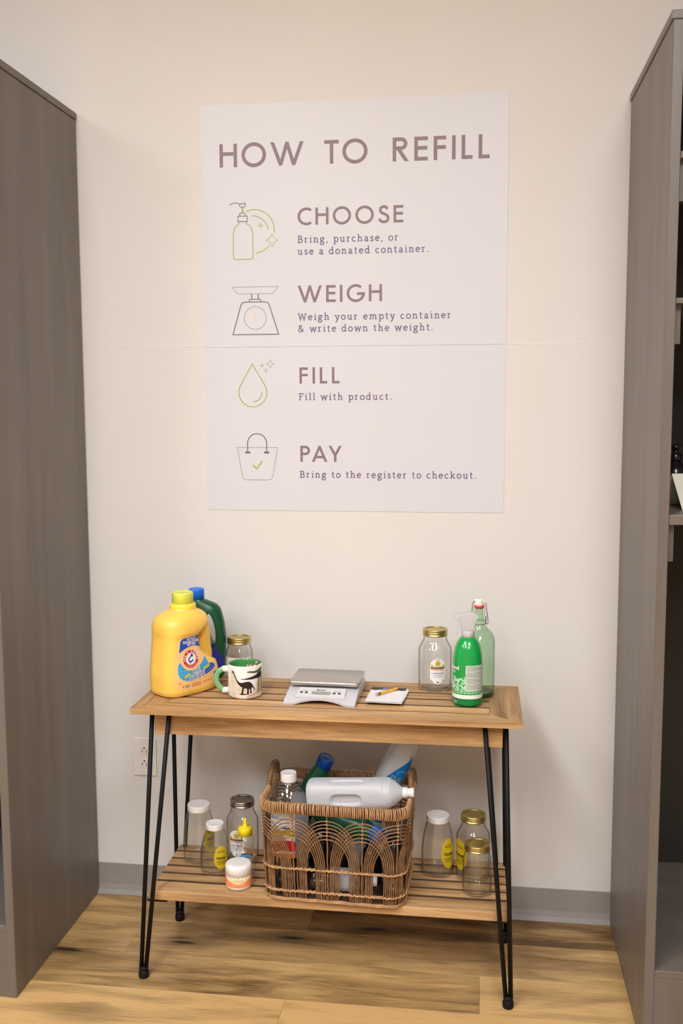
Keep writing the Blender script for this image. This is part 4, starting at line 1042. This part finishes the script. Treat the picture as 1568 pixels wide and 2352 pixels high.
# ------------------------------------------------------------------ spray bottle
def spray():
    t = thing('spray_bottle', 'bright green spray bottle with clear white trigger at the right of the table', 'spray bottle', (.357, -.330, TT+ON))
    mb = MB()
    prof = [(0, .002), (.030, .002), (.034, 0), (.0375, .002), (.0405, .008), (.0408, .03), (.0408, .105), (.0402, .124), (.0385, .142), (.0350, .158), (.0305, .170), (.0250, .1795), (.0200, .1855), (.0168, .188), (0, .188)]
    mb.lathe(prof, 64, sq=2.25, ang=radians(20)); b = mb.build('bottle_body', 'spray_green', t); me = b.data
    r = .041; a0 = radians(-72)
    def D(n, m, p, off, par=None, aa=a0, lab=None, ml=.006): return decal(n, m, p, me, par or t, off, (0, 0, 0), cyl=(r, aa, 0, 0), maxlen=ml, label=lab)
    D('base_band', 'spray_green_dark', [[(-.13, .003), (.13, .003), (.13, .0235), (-.13, .0235)]], .0002, lab='darker green foot band')
    D('white_band', 'label_white', [[(-.13, .0235), (.13, .0235), (.13, .0345), (-.13, .0345)]], .0004, lab='white band')
    fl = []
    for k in range(34):
        u = -.085+.005*k
        for j in range(2): fl.append(circ(u+.0025*j, .0395+.005*j, .0021+.0005*sin(k*3+j), 6))
    for k in range(90):
        u = -.056+random.random()*.040; v = .046+random.random()*.040
        if random.random() > (v-.046)*14: fl.append(circ(u, v, .0021+.0011*abs(sin(k*1.9)), 6))
    D('print', 'spray_mint', fl, .0005)
    P = D('back_label', 'spray_panel', [rrect(-.018, .046, .032, .116, .003)], .0006, lab='pale printed directions panel')
    ln = [[(-.015, .113-.0028*k), (-.015+.044*(1 if k % 4 else .6), .113-.0028*k), (-.015+.044*(1 if k % 4 else .6), .1121-.0028*k), (-.015, .1121-.0028*k)] for k in range(23) if k % 6 != 5]
    D('label_print', 'label_text_grey', ln, .0009, P)
    D('print', 'label_white', text_polys('method', -.030, .103, .011, .045, True, bold=.03)+text_polys('antibac', -.034, .094, .008, .032, True)+text_polys('bamboo', -.02, .014, .0045, .016, True)+text_polys('28 fl oz', -.02, .0095, .0035, .012, True), .0009, aa=radians(-112), ml=.01)
    D('print', 'label_white', [circ(-.036, .058, .010, 16, .012)], .0006, aa=radians(-112)); D('print', 'label_navy', stroke(circ(-.035, .060, .005, 14), .0016, True), .0009, aa=radians(-112)); D('print', 'label_yellow', [circ(-.037, .058, .003, 8)], .001, aa=radians(-112))
    mb = MB(); n = 72; rows = []
    for rr, zz, rib in ((.0165, .1865, 0), (.0180, .187, 1), (.0180, .203, 1), (.0168, .205, 0), (.012, .205, 0)):
        rows.append([((rr-(.0006 if rib and j % 2 else 0))*cos(2*pi*j/n), (rr-(.0006 if rib and j % 2 else 0))*sin(2*pi*j/n), zz) for j in range(n)])
    mb.quadgrid(rows, True, True, True); mb.build('collar', 'collar_grey', t)
    RZ = Matrix.Rotation(radians(6), 4, 'Z')
    h = thing_part('trigger_head', t)
    mb = MB(); mb.prism(spl2([(-.019, .205), (-.017, .222), (-.024, .232), (-.026, .249), (-.006, .254), (.010, .2545), (.028, .245), (.022, .232), (.018, .218), (.017, .205)], 4, True), -.0125, .0125); me2 = mb.mesh('shroud')
    bm = bmesh.new(); bm.from_mesh(me2); bmesh.ops.bevel(bm, geom=[e for e in bm.edges if len(e.link_faces) == 2 and e.calc_face_angle(0) > .9], offset=.003, segments=3, affect='EDGES'); bm.transform(RZ); bm.to_mesh(me2); bm.free(); smooth_angle(me2, 50)
    link('shroud', me2, 'frosted_plastic', h)
    mb = MB(); mb.box(-.010, .012, -.008, .008, .206, .245, bevel=.003); mb.box(-.024, -.002, -.006, .006, .236, .248, bevel=.003); mb.bm.transform(RZ); mb.build('pump_core', 'frosted_plastic', h)
    mb = MB(); mb.box(-.038, -.0255, -.009, .009, .233, .251, bevel=.002); mb.bm.transform(RZ); mb.build('nozzle', 'frosted_plastic', h)
    mb = MB(); mb.tube(spline([(-.021, 0, .234), (-.027, 0, .222), (-.0285, 0, .208), (-.032, 0, .192)], 5), lambda i: .0055-.0001*i, 10, flat=.5); mb.bm.transform(RZ); mb.build('trigger', 'frosted_plastic', h)
spray()

# ------------------------------------------------------------------ swing-top bottle
def swing():
    t = thing('swing_top_bottle', 'pale green glass swing-top bottle behind the green spray bottle', 'bottle', (.387, -.243, TT+ON), radians(-10))
    o = [(0, .006), (.025, .003), (.040, 0), (.0432, .003), (.0448, .010), (.0450, .05), (.0450, .150), (.0436, .165), (.039, .177), (.030, .187), (.0215, .195), (.0182, .205), (.0172, .222), (.0158, .240), (.0158, .2425), (.0172, .244), (.0172, .250), (.0158, .252), (.0105, .252)]
    i = [(.0105, .24), (.0125, .21), (.016, .197), (.026, .184), (.036, .172), (.0412, .158), (.0420, .15), (.042, .02), (.038, .012), (.02, .014), (0, .015)]
    mb = MB(); mb.lathe(o+i, 56); mb.build('glass_body', 'green_glass', t)
    mb = MB(); mb.lathe([(0, .0062), (.025, .0045), (.039, .0015), (.0418, .004), (.0430, .010), (.0405, .0125), (.037, .0105), (.02, .0128), (0, .0135)], 48); mb.build('glass_base', 'green_glass_thick', t, 'thick dark green base')
    mb = MB(); mb.lathe([(.010, .248), (.0138, .2525), (.0145, .254), (.0145, .256), (.0135, .258), (0, .258)], 32); mb.build('gasket', 'gasket_red', t, 'red rubber gasket')
    mb = MB(); mb.lathe([(.0135, .2575), (.0130, .262), (.0125, .266), (.0135, .271), (.0135, .2735), (.011, .2755), (.004, .2745), (0, .2745)], 32); mb.tube([(.004, 0, .2672), (.0182, 0, .2688)], .0042, 12); mb.build('stopper', 'stopper_cream', t, 'cream ceramic stopper')
    mb = MB(); r = .0011
    mb.tube([(.0195*cos(a), .0195*sin(a), .208+.003*sin(a)) for a in [2*pi*k/32 for k in range(32)]], r, 6, closed=True)
    for s in (-1, 1):
        mb.tube(spline([(.0165*s, 0, .2665), (.0195*s, .001, .255), (.0215*s, .004, .235), (.0235*s, .008, .216), (.0245*s, .004, .207), (.0215*s, -.003, .206), (.0195*s, -.002, .216), (.0185*s, .002, .226), (.0195*s, .006, .214)], 5), r, 6)
    mb.tube([(-.0165, 0, .2665), (.0165, 0, .2665)], r, 6)
    mb.build('wire_bail', 'wire_metal', t)
    # embossed script on the shoulder side
swing()

# ------------------------------------------------------------------ honey bear and tub on the lower shelf
def bear():
    t = thing('bear_bottle', 'clear bear-shaped squeeze bottle with yellow spout cap behind the white tub', 'bottle', (-.280, -.302, SZ+.0014), radians(8))
    mb = MB(); mb.lathe([(0, 0), (.025, 0), (.0285, .003), (.0292, .012), (.0285, .03), (.0275, .045), (.0292, .058), (.0275, .068), (.0225, .076), (.0215, .079), (.0240, .085), (.0255, .094), (.0245, .103), (.0205, .110), (.0175, .113), (.0165, .119), (0, .119)], 40, sq=2.2)
    for s in (-1, 1):
        mb.lathe([(0, -.009), (.0055, -.006), (.008, 0), (.0055, .006), (0, .009)], 16, (.0205*s, -.002), .104)   # ears
        mb.tube(spline([(.026*s, -.006, .066), (.029*s, -.016, .052), (.018*s, -.026, .046)], 5), .0072, 12)         # arms
        mb.lathe([(0, -.010), (.007, -.007), (.010, 0), (.007, .007), (0, .010)], 16, (.016*s, -.024), .010)        # feet
    mb.lathe([(0, -.008), (.006, -.005), (.0085, 0), (.006, .005), (0, .008)], 16, (0, -.0225), .089)                # muzzle
    me = blob(mb, voxel=.0016, it=3); link('bear_body', me, 'clear_plastic', t)
    mb = MB(); n = 60; rows = []
    for rr, zz, rib in ((.017, .114, 0), (.0205, .1145, 1), (.0208, .133, 1), (.0195, .136, 0), (.010, .1385, 0), (.0065, .141, 0), (.0048, .155, 0), (.0036, .1635, 0), (0, .1637, 0)):
        rows.append([((max(rr, 1e-5)-(.0007 if rib and j % 2 else 0))*cos(2*pi*j/n), (max(rr, 1e-5)-(.0007 if rib and j % 2 else 0))*sin(2*pi*j/n), zz) for j in range(n)])
    mb.quadgrid(rows, True, True); mb.build('spout_cap', 'cap_yellow', t)
    O = (0, -.05, .022)
    L = decal('label', 'label_yellow', [rrect(-.015, 0, .015, .042, .001)], me, t, .0006, O, label='yellow and blue label')
    decal('label_print', 'label_sky', [[(-.015, .030), (.015, .030), (.015, .042), (-.015, .042)], [(-.015, 0), (-.010, 0), (-.010, .03), (-.015, .03)]], me, L, .0009, O)
    decal('label_print', 'label_red', text_polys("RAW", 0, .026, .004, .014, True, bold=.02)+text_polys('honey', 0, .0205, .0035, .016, True), me, L, .0012, O, maxlen=.01)
    decal('label_print', 'label_black', text_polys("COOPER'S", 0, .0335, .0055, .027, True, bold=.03)+[circ(.002, .010, .0035, 10, .005)]+stroke([(-.006, .003), (.010, .003)], .0014), me, L, .0012, O, maxlen=.01)
bear()
def tub():
    t = thing('cream_tub', 'round white tub with orange label at the front of the lower shelf', 'tub', (-.281, -.384, SZ+ON))
    mb = MB(); mb.lathe([(0, .002), (.030, .002), (.032, 0), (.0355, .003), (.0372, .009), (.0372, .038), (.0365, .040), (0, .040)], 56); b = mb.build('tub_body', 'white_plastic', t)
    mb = MB(); mb.lathe([(.0365, .0395), (.0377, .040), (.0377, .062), (.0365, .066), (.034, .069), (.031, .0705), (.025, .0708), (0, .0708)], 56); mb.build('lid', 'white_plastic', t)
    c = (.0372, radians(-78), 0, 0); O = (0, 0, 0)
    L = decal('label', 'tub_orange', [[(-.09, .010), (.09, .010), (.09, .0385), (-.09, .0385)]], b.data, t, .0004, O, cyl=c, label='orange label band')
    decal('label_print', 'tub_pale', [arc(0, .044, .046, .021, 190, 350, 16)], b.data, L, .0007, O, cyl=c)
    decal('label_print', 'label_orange_ink', text_polys('Artisan', 0, .0275, .0065, .026, True), b.data, L, .001, O, cyl=c, maxlen=.01)
    decal('label_print', 'label_white', text_polys('natural body cream', 0, .0195, .0038, .036, True), b.data, L, .001, O, cyl=c, maxlen=.01)
tub()

# ------------------------------------------------------------------ wicker basket
BX, BY, BRZ = .003, -.332, radians(-2.4)
BW, BD, BR = .402, .258, .042
def perim(s, off=0, z=0.0, top=0.0):
    """point on the rounded-rectangle outline, s measured from the middle of the front, flare with height"""
    fl = .010*(z/.285)
    hw, hd, r = BW/2-.008+fl+off, BD/2-.006+fl+off, BR+off
    segs = [('l', hw-r), ('c', r*pi/2), ('l', 2*(hd-r)), ('c', r*pi/2), ('l', 2*(hw-r)), ('c', r*pi/2), ('l', 2*(hd-r)), ('c', r*pi/2), ('l', hw-r)]
    tot = sum(l for _, l in segs); s = (s/PER % 1.0)*tot
    P = Vector((0, -hd)); ang = 0.0
    for k, l in segs:
        if s <= l or l == segs[-1][1] and False:
            if k == 'l': return Vector((P.x+cos(ang)*s, P.y+sin(ang)*s, z))
            a = s/r; cx = P-Vector((cos(ang+pi/2), sin(ang+pi/2)))*(-r)
            return Vector((cx.x+r*sin(ang+a), cx.y-r*cos(ang+a), z))
        if k == 'l': P = P+Vector((cos(ang), sin(ang)))*l
        else:
            cx = P+Vector((cos(ang+pi/2), sin(ang+pi/2)))*r; ang += pi/2
            P = Vector((cx.x+r*sin(ang), cx.y-r*cos(ang)))
        s -= l
    return Vector((P.x, P.y, z))
PER = 2*(BW-2*BR)+2*(BD-2*BR)+2*pi*BR-.05
def basket():
    t = thing('wicker_basket', 'rectangular wicker basket of arched rattan filled with empty bottles on the lower shelf', 'basket', (BX, BY, SZ+ON), BRZ); t.scale = (1, 1, .985)
    NS = 13; sp = PER/NS; z1, z2, zr = .096, .030, .258
    tops = [.241, .231, .221, .210, .199, .188]; offs = [.0855, .0805, .0755, .0705, .0655, .0605]
    k0 = -.0125
    side = {0: MB(), 1: MB(), 2: MB(), 3: MB()}
    knots = MB()
    def which(s):
        s = s % PER
        f = BW/2-.02
        if s < f or s > PER-f: return 0
        if s < f+BD-.02: return 1
        if s < PER-f-BD+.02: return 2
        return 3
    for k in range(NS):
        s0 = k0+k*sp; mb = side[which(s0)]; jit = lambda a: random.uniform(-a, a)
        for j, (zt, of) in enumerate(zip(tops, offs)):
            for sg in (-1, 1):
                dep = (.0012 if sg > 0 else -.0045)
                pts = [perim(s0+sg*of+jit(.002)+sg*.003, dep-.001, .006), perim(s0+sg*of+jit(.001), dep, z2)]
                b1, b2 = jit(.0015), jit(.0015)
                for q in range(1, 4): pts.append(perim(s0+sg*of+b1*sin(q/4*pi), dep, z2+(z1-z2)*q/4))
                for q in range(0, 13):
                    th = pi/2*q/12; pts.append(perim(s0+sg*(of)*cos(th)**.9 if q < 12 else s0, dep*(1-q/12)+.001*q/12, z1+(zt-z1)*sin(th)))
                mb.tube(pts, .0020, 6, caps=False)
            kp = perim(s0, .0025, zt); knots.lathe([(0, -.0028), (.0026, -.0016), (.0032, 0), (.0026, .0016), (0, .0028)], 8, (kp.x, kp.y), kp.z)
        mb.tube([perim(s0+(.0012 if q % 2 else 0), .0008, zz) for q, zz in enumerate((.005, z2, .06, z1, .13, .16, .188, .22, zr))], .0022, 7, caps=False)
    labs = ['front', 'right', 'back', 'left']
    for q in range(4): side[q].build('woven_panel', 'rattan', t)
    knots.build('binding_knots', 'rattan_pale', t)
    for zb in (z1, z2):
        mb = MB(); n = 520
        mb.tube([perim(PER*i/n, .0035+.0012*sin(i*.9), zb+.0011*sin(i*1.25)) for i in range(n)], lambda i: .0022+.0009*(.5+.5*sin(i*.95)), 6, closed=True)
        mb.tube([perim(PER*i/n, -.004+.0012*cos(i*.9), zb+.0011*cos(i*1.25)) for i in range(n)], .002, 5, closed=True)
        mb.build('binding_band', 'rattan_pale', t)
    mb = MB()
    for off, zz, r in ((.001, .0036, .0034), (-.005, .0048, .0026), (.003, .0082, .0018)):
        mb.tube([perim(PER*i/160, off, zz+.0006*sin(i*.7)) for i in range(160)], r, 7, closed=True)
    mb.build('base_ring', 'rattan_pale', t)
    mb = MB()
    for i in range(46):
        x = -BW/2+.014+(BW-.028)*i/45; yy = BD/2-.012-(.02 if i in (0, 45) else 0); mb.tube([(x, -yy, .005), (x, yy, .005)], .0022, 5)
    for i in range(18):
        y = -BD/2+.016+(BD-.032)*i/17; mb.tube([(-BW/2+.016+(BW-.032)*j/24, y, .0075+.0014*(1 if (i+j) % 2 else -1)) for j in range(25)], .002, 5)
    mb.build('woven_base', 'rattan_dark', t)
    # wrapped rim
    mb = MB(); n = 150; rows = []
    for i in range(n):
        s = PER*i/n; a, b = perim(s, .0035, .2575), perim(s, -.0035, .2575); hgt = .027
        rows.append([a, a+Vector((0, 0, hgt)), b+Vector((0, 0, hgt)), b])
    rows.append(rows[0]); mb.quadgrid(rows); mb.build('rim_core', 'rattan_dark', t)
    mb = MB(); n = 222
    for i in range(n):
        s = PER*i/n+random.uniform(-.0007, .0007); ln = random.uniform(-.0016, .0016); r = random.uniform(.0019, .0025)
        pts = [perim(s, -.0048, .262), perim(s+ln*.5, -.0055, .272), perim(s, -.0045, .283), perim(s, 0, .2875), perim(s+ln, .0045, .283), perim(s+ln*.5, .0055, .271), perim(s, .0045, .2585), perim(s, 0, .2555)]
        mb.tube(pts, r, 6, closed=True)
    mb.build('rim_wrap', 'rattan_pale', t)
    # end handles : wrapped arches standing above the rim
    for sx in (-1, 1):
        mb = MB(); pts = []
        for i in range(91):
            a = pi*i/90; y = .036-.050*cos(a); zz = .270+.064*sin(a)**.75; pts.append((sx*(BW/2+.002-.004*sin(a)), y+.0, zz))
        mb.tube(pts, lambda i: .0066+.0016*(1 if i % 3 else -.4), 10); mb.build('handle', 'rattan', t)
basket()

# ------------------------------------------------------------------ empties inside the basket
BZ = SZ+.0118
def clear_refill():
    t = thing('refill_bottle', 'large clear plastic bottle with white cap at the left front of the basket', 'bottle', (-.1355, -.378, BZ), radians(-4))
    R_ = .0535
    o = [(0, .004), (.04, .003), (.052, 0), (R_, .006), (R_, .03), (R_-.002, .12), (R_, .2), (R_-.001, .225), (.0525, .243), (.048, .262), (.039, .280), (.028, .293), (.0185, .300), (.0165, .304), (.0165, .318), (.014, .318)]
    i = [(.0145, .303), (.0265, .2915), (.0375, .2785), (.0465, .2605), (.0510, .242), (R_-.0025, .225), (R_-.0035, .12), (R_-.0015, .03), (R_-.002, .008), (0, .006)]
    mb = MB(); mb.lathe(o+i, 56, sq=2.3); b = mb.build('bottle_body', 'clear_plastic', t); me = b.data
    white_lid(t, .0225, .303, .024)
    c = (R_, radians(-95), 0, 0)
    L = decal('label', 'label_white', [rrect(-.042, .10, .034, .243-.015, .006)], me, t, .0006, (0, 0, 0), cyl=c, label='white printed label')
    decal('label_print', 'label_navy', text_polys('Antibacterial', -.004, .208, .010, .068, True)+text_polys('hand soap refill', -.006, .199, .005, .05, True), me, L, .001, (0, 0, 0), cyl=c, maxlen=.01)
    decal('label_print', 'label_yellow', [spl2([(-.042, .17), (-.02, .178), (.01, .182), (.034, .176), (.034, .163), (0, .166), (-.042, .155)], 4, True)], me, L, .0009, (0, 0, 0), cyl=c)
    decal('label_print', 'label_blue', [[(-.006, .186), (.022, .182), (.022, .188), (-.006, .190)]], me, L, .0011, (0, 0, 0), cyl=c)
    decal('label_print', 'label_red', [spl2([(-.034, .138), (.0, .150), (.034, .146), (.034, .118), (0, .122), (-.03, .112)], 4, True)], me, L, .0009, (0, 0, 0), cyl=c)
    decal('label_print', 'label_orange_ink', [[(-.042, .10), (.034, .10), (.034, .115), (-.042, .108)]], me, L, .0011, (0, 0, 0), cyl=c)
    # back label seen through the empty bottle
    decal('label', 'milky_plastic_clear', [spl2([(-.05, .06), (.05, .06), (.052, .2), (.044, .245), (.02, .252), (-.05, .246)], 3, True)], me, t, .0006, (0, 0, 0), cyl=(R_, radians(45), 0, 0), label='back label seen through the bottle')
clear_refill()
def oriented(name, label, cat, base, axis, spin=0, group=None):
    q = Vector(axis).normalized().to_track_quat('Z', 'Y') @ Matrix.Rotation(spin, 3, 'Z').to_quaternion()
    return thing(name, label, cat, base, group=group, rot=q.to_euler())
# leaning green bottle
SLIM = None
def slim_green():
    mb = MB()
    mb.lathe([(0, .002), (.028, 0), (.033, .004), (.0355, .02), (.0358, .12), (.0345, .17), (.031, .205), (.027, .228), (.0225, .243), (.0195, .250), (.0185, .262), (0, .262)], 48, sq=2.2); return mb.mesh('bottle_body')
ax = Vector((.40, -.12, .90)); ax.normalize(); capc = Vector((-.046, -.283, .584)); base = capc-ax*.268
me = slim_green()
t = oriented('slim_bottle', 'dark green bottle with blue cap leaning out of the back of the basket', 'bottle', base, ax)
link('bottle_body', me, 'bottle_green', t); blue_cap(t, .250, .0236, .031, 'cap_blue_dark')
# white jug lying on its side across the top
def lying_jug():
    ax = Vector((1, -.03, .068)); t = oriented('milk_jug', 'white translucent jug lying on its side across the top of the basket', 'jug', (-.082, -.372, .5205), ax, 0)
    mb = MB()
    # local z along the jug, local axes across; loft rows (z, x0,x1,depth)
    loft(mb, [(0, -.030, .030, .031, 3), (.004, -.036, .036, .037, 3), (.014, -.0395, .0395, .040, 3), (.07, -.0395, .0395, .040, 3), (.10, -.0395, .038, .0395, 3), (.18, -.0395, .038, .0395, 3), (.205, -.040, .040, .0405, 2.6), (.225, -.041, .041, .041, 2.4), (.235, -.0385, .0385, .038, 2.2), (.248, -.030, .030, .030, 2), (.262, -.018, .018, .018, 2), (.268, -.0135, .0135, .0135, 2), (.272, -.0135, .0135, .0135, 2)], 48)
    return t, mb
t, mb = lying_jug()
# grip recess on the side facing the room (local direction found from the jug's own axes)
bpy.context.view_layer.update()
Rm = t.rotation_euler.to_matrix(); lf = Rm.inverted() @ Vector((0, -1, -.18)); lf.z = 0; lf.normalize()
lu = Rm.inverted() @ Vector((0, -.45, 1)); lu.z = 0; lu.normalize()
def dent(me, d, zc, hz, hs, depth):
    """press a rounded recess into the skin, d = outward direction across the axis"""
    sdir = Vector((-d.y, d.x, 0))
    for v in me.vertices:
        if v.co.dot(d) <= 0: continue
        k = (abs(v.co.dot(sdir))/hs)**3+(abs(v.co.z-zc)/hz)**4
        if k < 1: v.co -= d*depth*min(1, (1-k)*2.2)
me = blob(mb, voxel=.0024, it=3)
dent(me, lf, .112, .044, .017, .012); dent(me, lu, .115, .05, .012, .005); dent(me, lu, .222, .010, .03, .003)
link('jug_body', me, 'milky_plastic', t)
mb = MB(); mb.lathe([(.0138, .2665), (.0150, .268), (.0150, .279), (.0125, .2805), (.0118, .287), (.0135, .289), (.0135, .297), (.0115, .2985), (0, .2985)], 32); mb.build('nozzle_cap', 'white_plastic', t, 'white push-pull cap')
# white bottle leaning right at the back
def back_white():
    ax = Vector((.43, .05, .90)); ax.normalize(); t = oriented('bleach_bottle', 'tall white bottle with blue label leaning at the back right of the basket', 'bottle', (.011, -.269, .271), ax, 0)
    mb = MB(); loft(mb, [(0, -0.0382, 0.0382, 0.0306, 3), (.006, -0.0446, 0.0446, 0.0360, 3), (.02, -0.0464, 0.0464, 0.0378, 3), (.26, -0.0464, 0.0464, 0.0378, 3), (.362, -0.0464, 0.0464, 0.0378, 2.8), (.372, -0.0437, 0.0437, 0.0360, 2.6), (.384, -0.0455, 0.0455, 0.0369, 2.6), (.402, -0.0446, 0.0446, 0.0360, 2.4), (.424, -0.0364, 0.0364, 0.0306, 2.2), (.440, -0.0237, 0.0237, 0.0216, 2), (.448, -0.0164, 0.0164, 0.0162, 2), (.456, -0.0146, 0.0146, 0.0144, 2)], 48)
    me = blob(mb, voxel=.003, it=4); link('bottle_body', me, 'milky_plastic', t)
    mb = MB(); mb.lathe([(.0165, .452), (.0195, .453), (.0195, .466), (.017, .468), (0, .468)], 32); mb.build('cap', 'white_plastic', t)
    return t, me
t, me = back_white()
Rm = t.rotation_euler.to_matrix().inverted(); up = Vector((0, 0, 1)); right = Rm @ Vector((1, 0, 0)); right.z = 0; right.normalize(); nrm = Rm @ Vector((0, -1, 0))
nrm.z = 0; nrm.normalize()
uxv = up.cross(nrm) ; uyv = up
if uxv.dot(right) < 0: uxv = -uxv
L = decal('label', 'label_azure', [[(-.045, .17), (.045, .17)]+spl2([(.045, .17), (.0453, .29), (.0445, .388), (.020, .358), (-.002, .322), (-.028, .275), (-.045, .230)], 5)], me, t, .0006, nrm*.05, uxv, uyv, label='blue label with dark lettering')
decal('label_print', 'label_sky', stroke(arc(.026, .318, .016, .018, 20, 170, 12), .005), me, L, .0010, nrm*.05, uxv, uyv)
decal('label_print', 'label_white', text_polys('DA', .000, .295, .020, .034, False, bold=.03), me, L, .0010, nrm*.05, uxv, uyv)
decal('label_print', 'label_black', text_polys('DA', .001, .296, .0185, .032, False), me, L, .0013, nrm*.05, uxv, uyv)
# small sprayer between the green bottle and the white jug
t = oriented('pump_sprayer', 'small clear spray bottle with white head behind the lying jug in the basket', 'spray bottle', (-.060, -.240, BZ+.005), (.25, 0, .97))
mb = MB(); mb.lathe([(0, 0), (.019, 0), (.0215, .004), (.0215, .19), (.020, .205), (.014, .222), (.0115, .226), (.0115, .236), (0, .236)], 36); mb.build('bottle_body', 'clear_plastic', t)
mb = MB(); mb.lathe([(.0135, .225), (.014, .226), (.014, .238), (.008, .240), (.008, .246), (.0105, .247), (.0105, .258), (.009, .260), (0, .260)], 28); mb.box(-.017, -.006, -.004, .004, .249, .256, bevel=.001); mb.build('spray_head', 'white_plastic', t)
# bottles seen through the weave
ax = Vector((.88, -.42, -.15)).normalized()
t = oriented('slim_bottle', 'dark green bottle lying low in the basket, blue cap showing through the weave', 'bottle', Vector((.115, -.388, .415))-ax*.195, ax)
mb = MB(); mb.lathe([(0, .002), (.028, 0), (.033, .004), (.0345, .02), (.0345, .10), (.032, .135), (.027, .160), (.0225, .172), (.0195, .178), (.0185, .190), (0, .190)], 48, sq=2.2); mb.build('bottle_body', 'bottle_green', t)
blue_cap(t, .178, .0236, .031, 'cap_blue')
t = oriented('water_bottle', 'crumpled clear bottle with blue-grey label lying on the basket floor', 'bottle', (-.076, -.406, .291), (1, .02, -.01))
mb = MB(); mb.lathe([(0, 0), (.026, 0), (.031, .004), (.032, .02), (.029, .04), (.0315, .06), (.0315, .13), (.028, .15), (.018, .168), (.0125, .175), (.0125, .19), (0, .19)], 36); b = mb.build('bottle_body', 'clear_plastic', t)
mb = MB(); mb.lathe([(.0314, .062), (.0318, .063), (.0318, .128), (.0314, .129)], 36, axis_cap=False); mb.build('label', 'milky_plastic_clear', t, 'pale wrap label')
mb = MB(); mb.lathe([(.0136, .176), (.0142, .177), (.0142, .190), (.012, .192), (0, .192)], 24); mb.build('cap', 'white_plastic', t)
t = thing('plastic_cup', 'clear ribbed plastic container in the front right corner of the basket', 'container', (.154, -.404, BZ)); t.scale = (.96, .96, .78)
mb = MB(); mb.lathe([(0, .002), (.024, 0), (.028, .003), (.032, .10), (.0325, .15), (.030, .152), (.0305, .148), (.0295, .10), (.026, .006), (0, .006)], 40); mb.build('cup_body', 'clear_plastic', t)
mb = MB(); mb.lathe([(.0325, .149), (.0335, .150), (.0335, .156), (.031, .158), (0, .158)], 40); mb.build('cup_lid', 'hazy_plastic', t)
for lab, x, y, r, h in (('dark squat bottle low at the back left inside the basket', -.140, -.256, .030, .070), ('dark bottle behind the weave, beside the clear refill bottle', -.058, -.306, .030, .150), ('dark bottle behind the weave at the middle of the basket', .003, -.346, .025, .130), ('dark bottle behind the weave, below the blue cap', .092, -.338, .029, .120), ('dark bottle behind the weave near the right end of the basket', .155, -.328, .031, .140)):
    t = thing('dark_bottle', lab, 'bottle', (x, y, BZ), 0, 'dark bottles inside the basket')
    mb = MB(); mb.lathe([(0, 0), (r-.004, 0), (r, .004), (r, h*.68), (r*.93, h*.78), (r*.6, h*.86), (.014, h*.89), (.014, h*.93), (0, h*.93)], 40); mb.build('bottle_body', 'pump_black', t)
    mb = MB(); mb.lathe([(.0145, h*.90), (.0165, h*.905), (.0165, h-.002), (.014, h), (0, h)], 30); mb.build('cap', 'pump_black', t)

# ------------------------------------------------------------------ things on the right cabinet's shelf
SH = 1.3432
def pump_bottle(label, x, y, rz):
    t = thing('pump_bottle', label, 'pump bottle', (x, y, SH), rz, 'dark pump bottles on the cabinet shelf')
    mb = MB(); mb.lathe([(0, 0), (.031, 0), (.034, .004), (.034, .070), (.031, .085), (.024, .098), (.0165, .106), (.0150, .110), (.0150, .118), (0, .118)], 40); mb.build('bottle_body', 'pump_black', t)
    mb = MB(); mb.lathe([(.0165, .108), (.0175, .109), (.0175, .126), (.0155, .128), (.008, .129), (.0075, .140), (.012, .141), (.0125, .148), (.010, .151), (0, .151)], 32)
    mb.tube(spline([(-.010, 0, .148), (.008, 0, .1515), (.022, 0, .1505), (.032, 0, .146)], 5), .0042, 10, flat=.8); mb.build('pump', 'pump_black', t)
    return t
t = pump_bottle('black pump bottle behind the tent card on the right cabinet shelf', .886, -.345, radians(10))
t = pump_bottle('black pump bottle beside the cabinet wall, half hidden behind the frame', .8585, -.250, radians(200))
mb = MB(); mb.lathe([(.0341, .045), (.0344, .046), (.0344, .069), (.0341, .070)], 40, axis_cap=False); mb.build('label', 'label_text_grey', t, 'grey label')
t = thing('tent_card', 'folded white tent card standing on the right cabinet shelf', 'card', (.858, -.455, SH), radians(13))
mb = MB(); hh = .084; th = .0012
for s, m_ in ((-1, 0), (1, 0)):
    pts = [(s*.068, 0), (s*.068-th*s*1.1, 0), (-th*s*.2, hh-.002), (0, hh)]
    mb.prism(pts, 0, .16, axis='x')
mb.build('folded_card', 'card_cream', t)
mb = MB()
TM = Matrix.Translation((.02, -.0345, .0425)) @ Matrix.Rotation(atan2(hh, .068), 4, 'X')
for p in text_polys('Shampoo', .0, .012, .008, .08)+text_polys('and conditioner', .0, -.004, .006, .08):
    try: mb.prism(p, .0003, .0008, axis='z')
    except ValueError: pass
mb.bm.transform(TM); mb.build('card_lettering', 'label_text_grey', t)
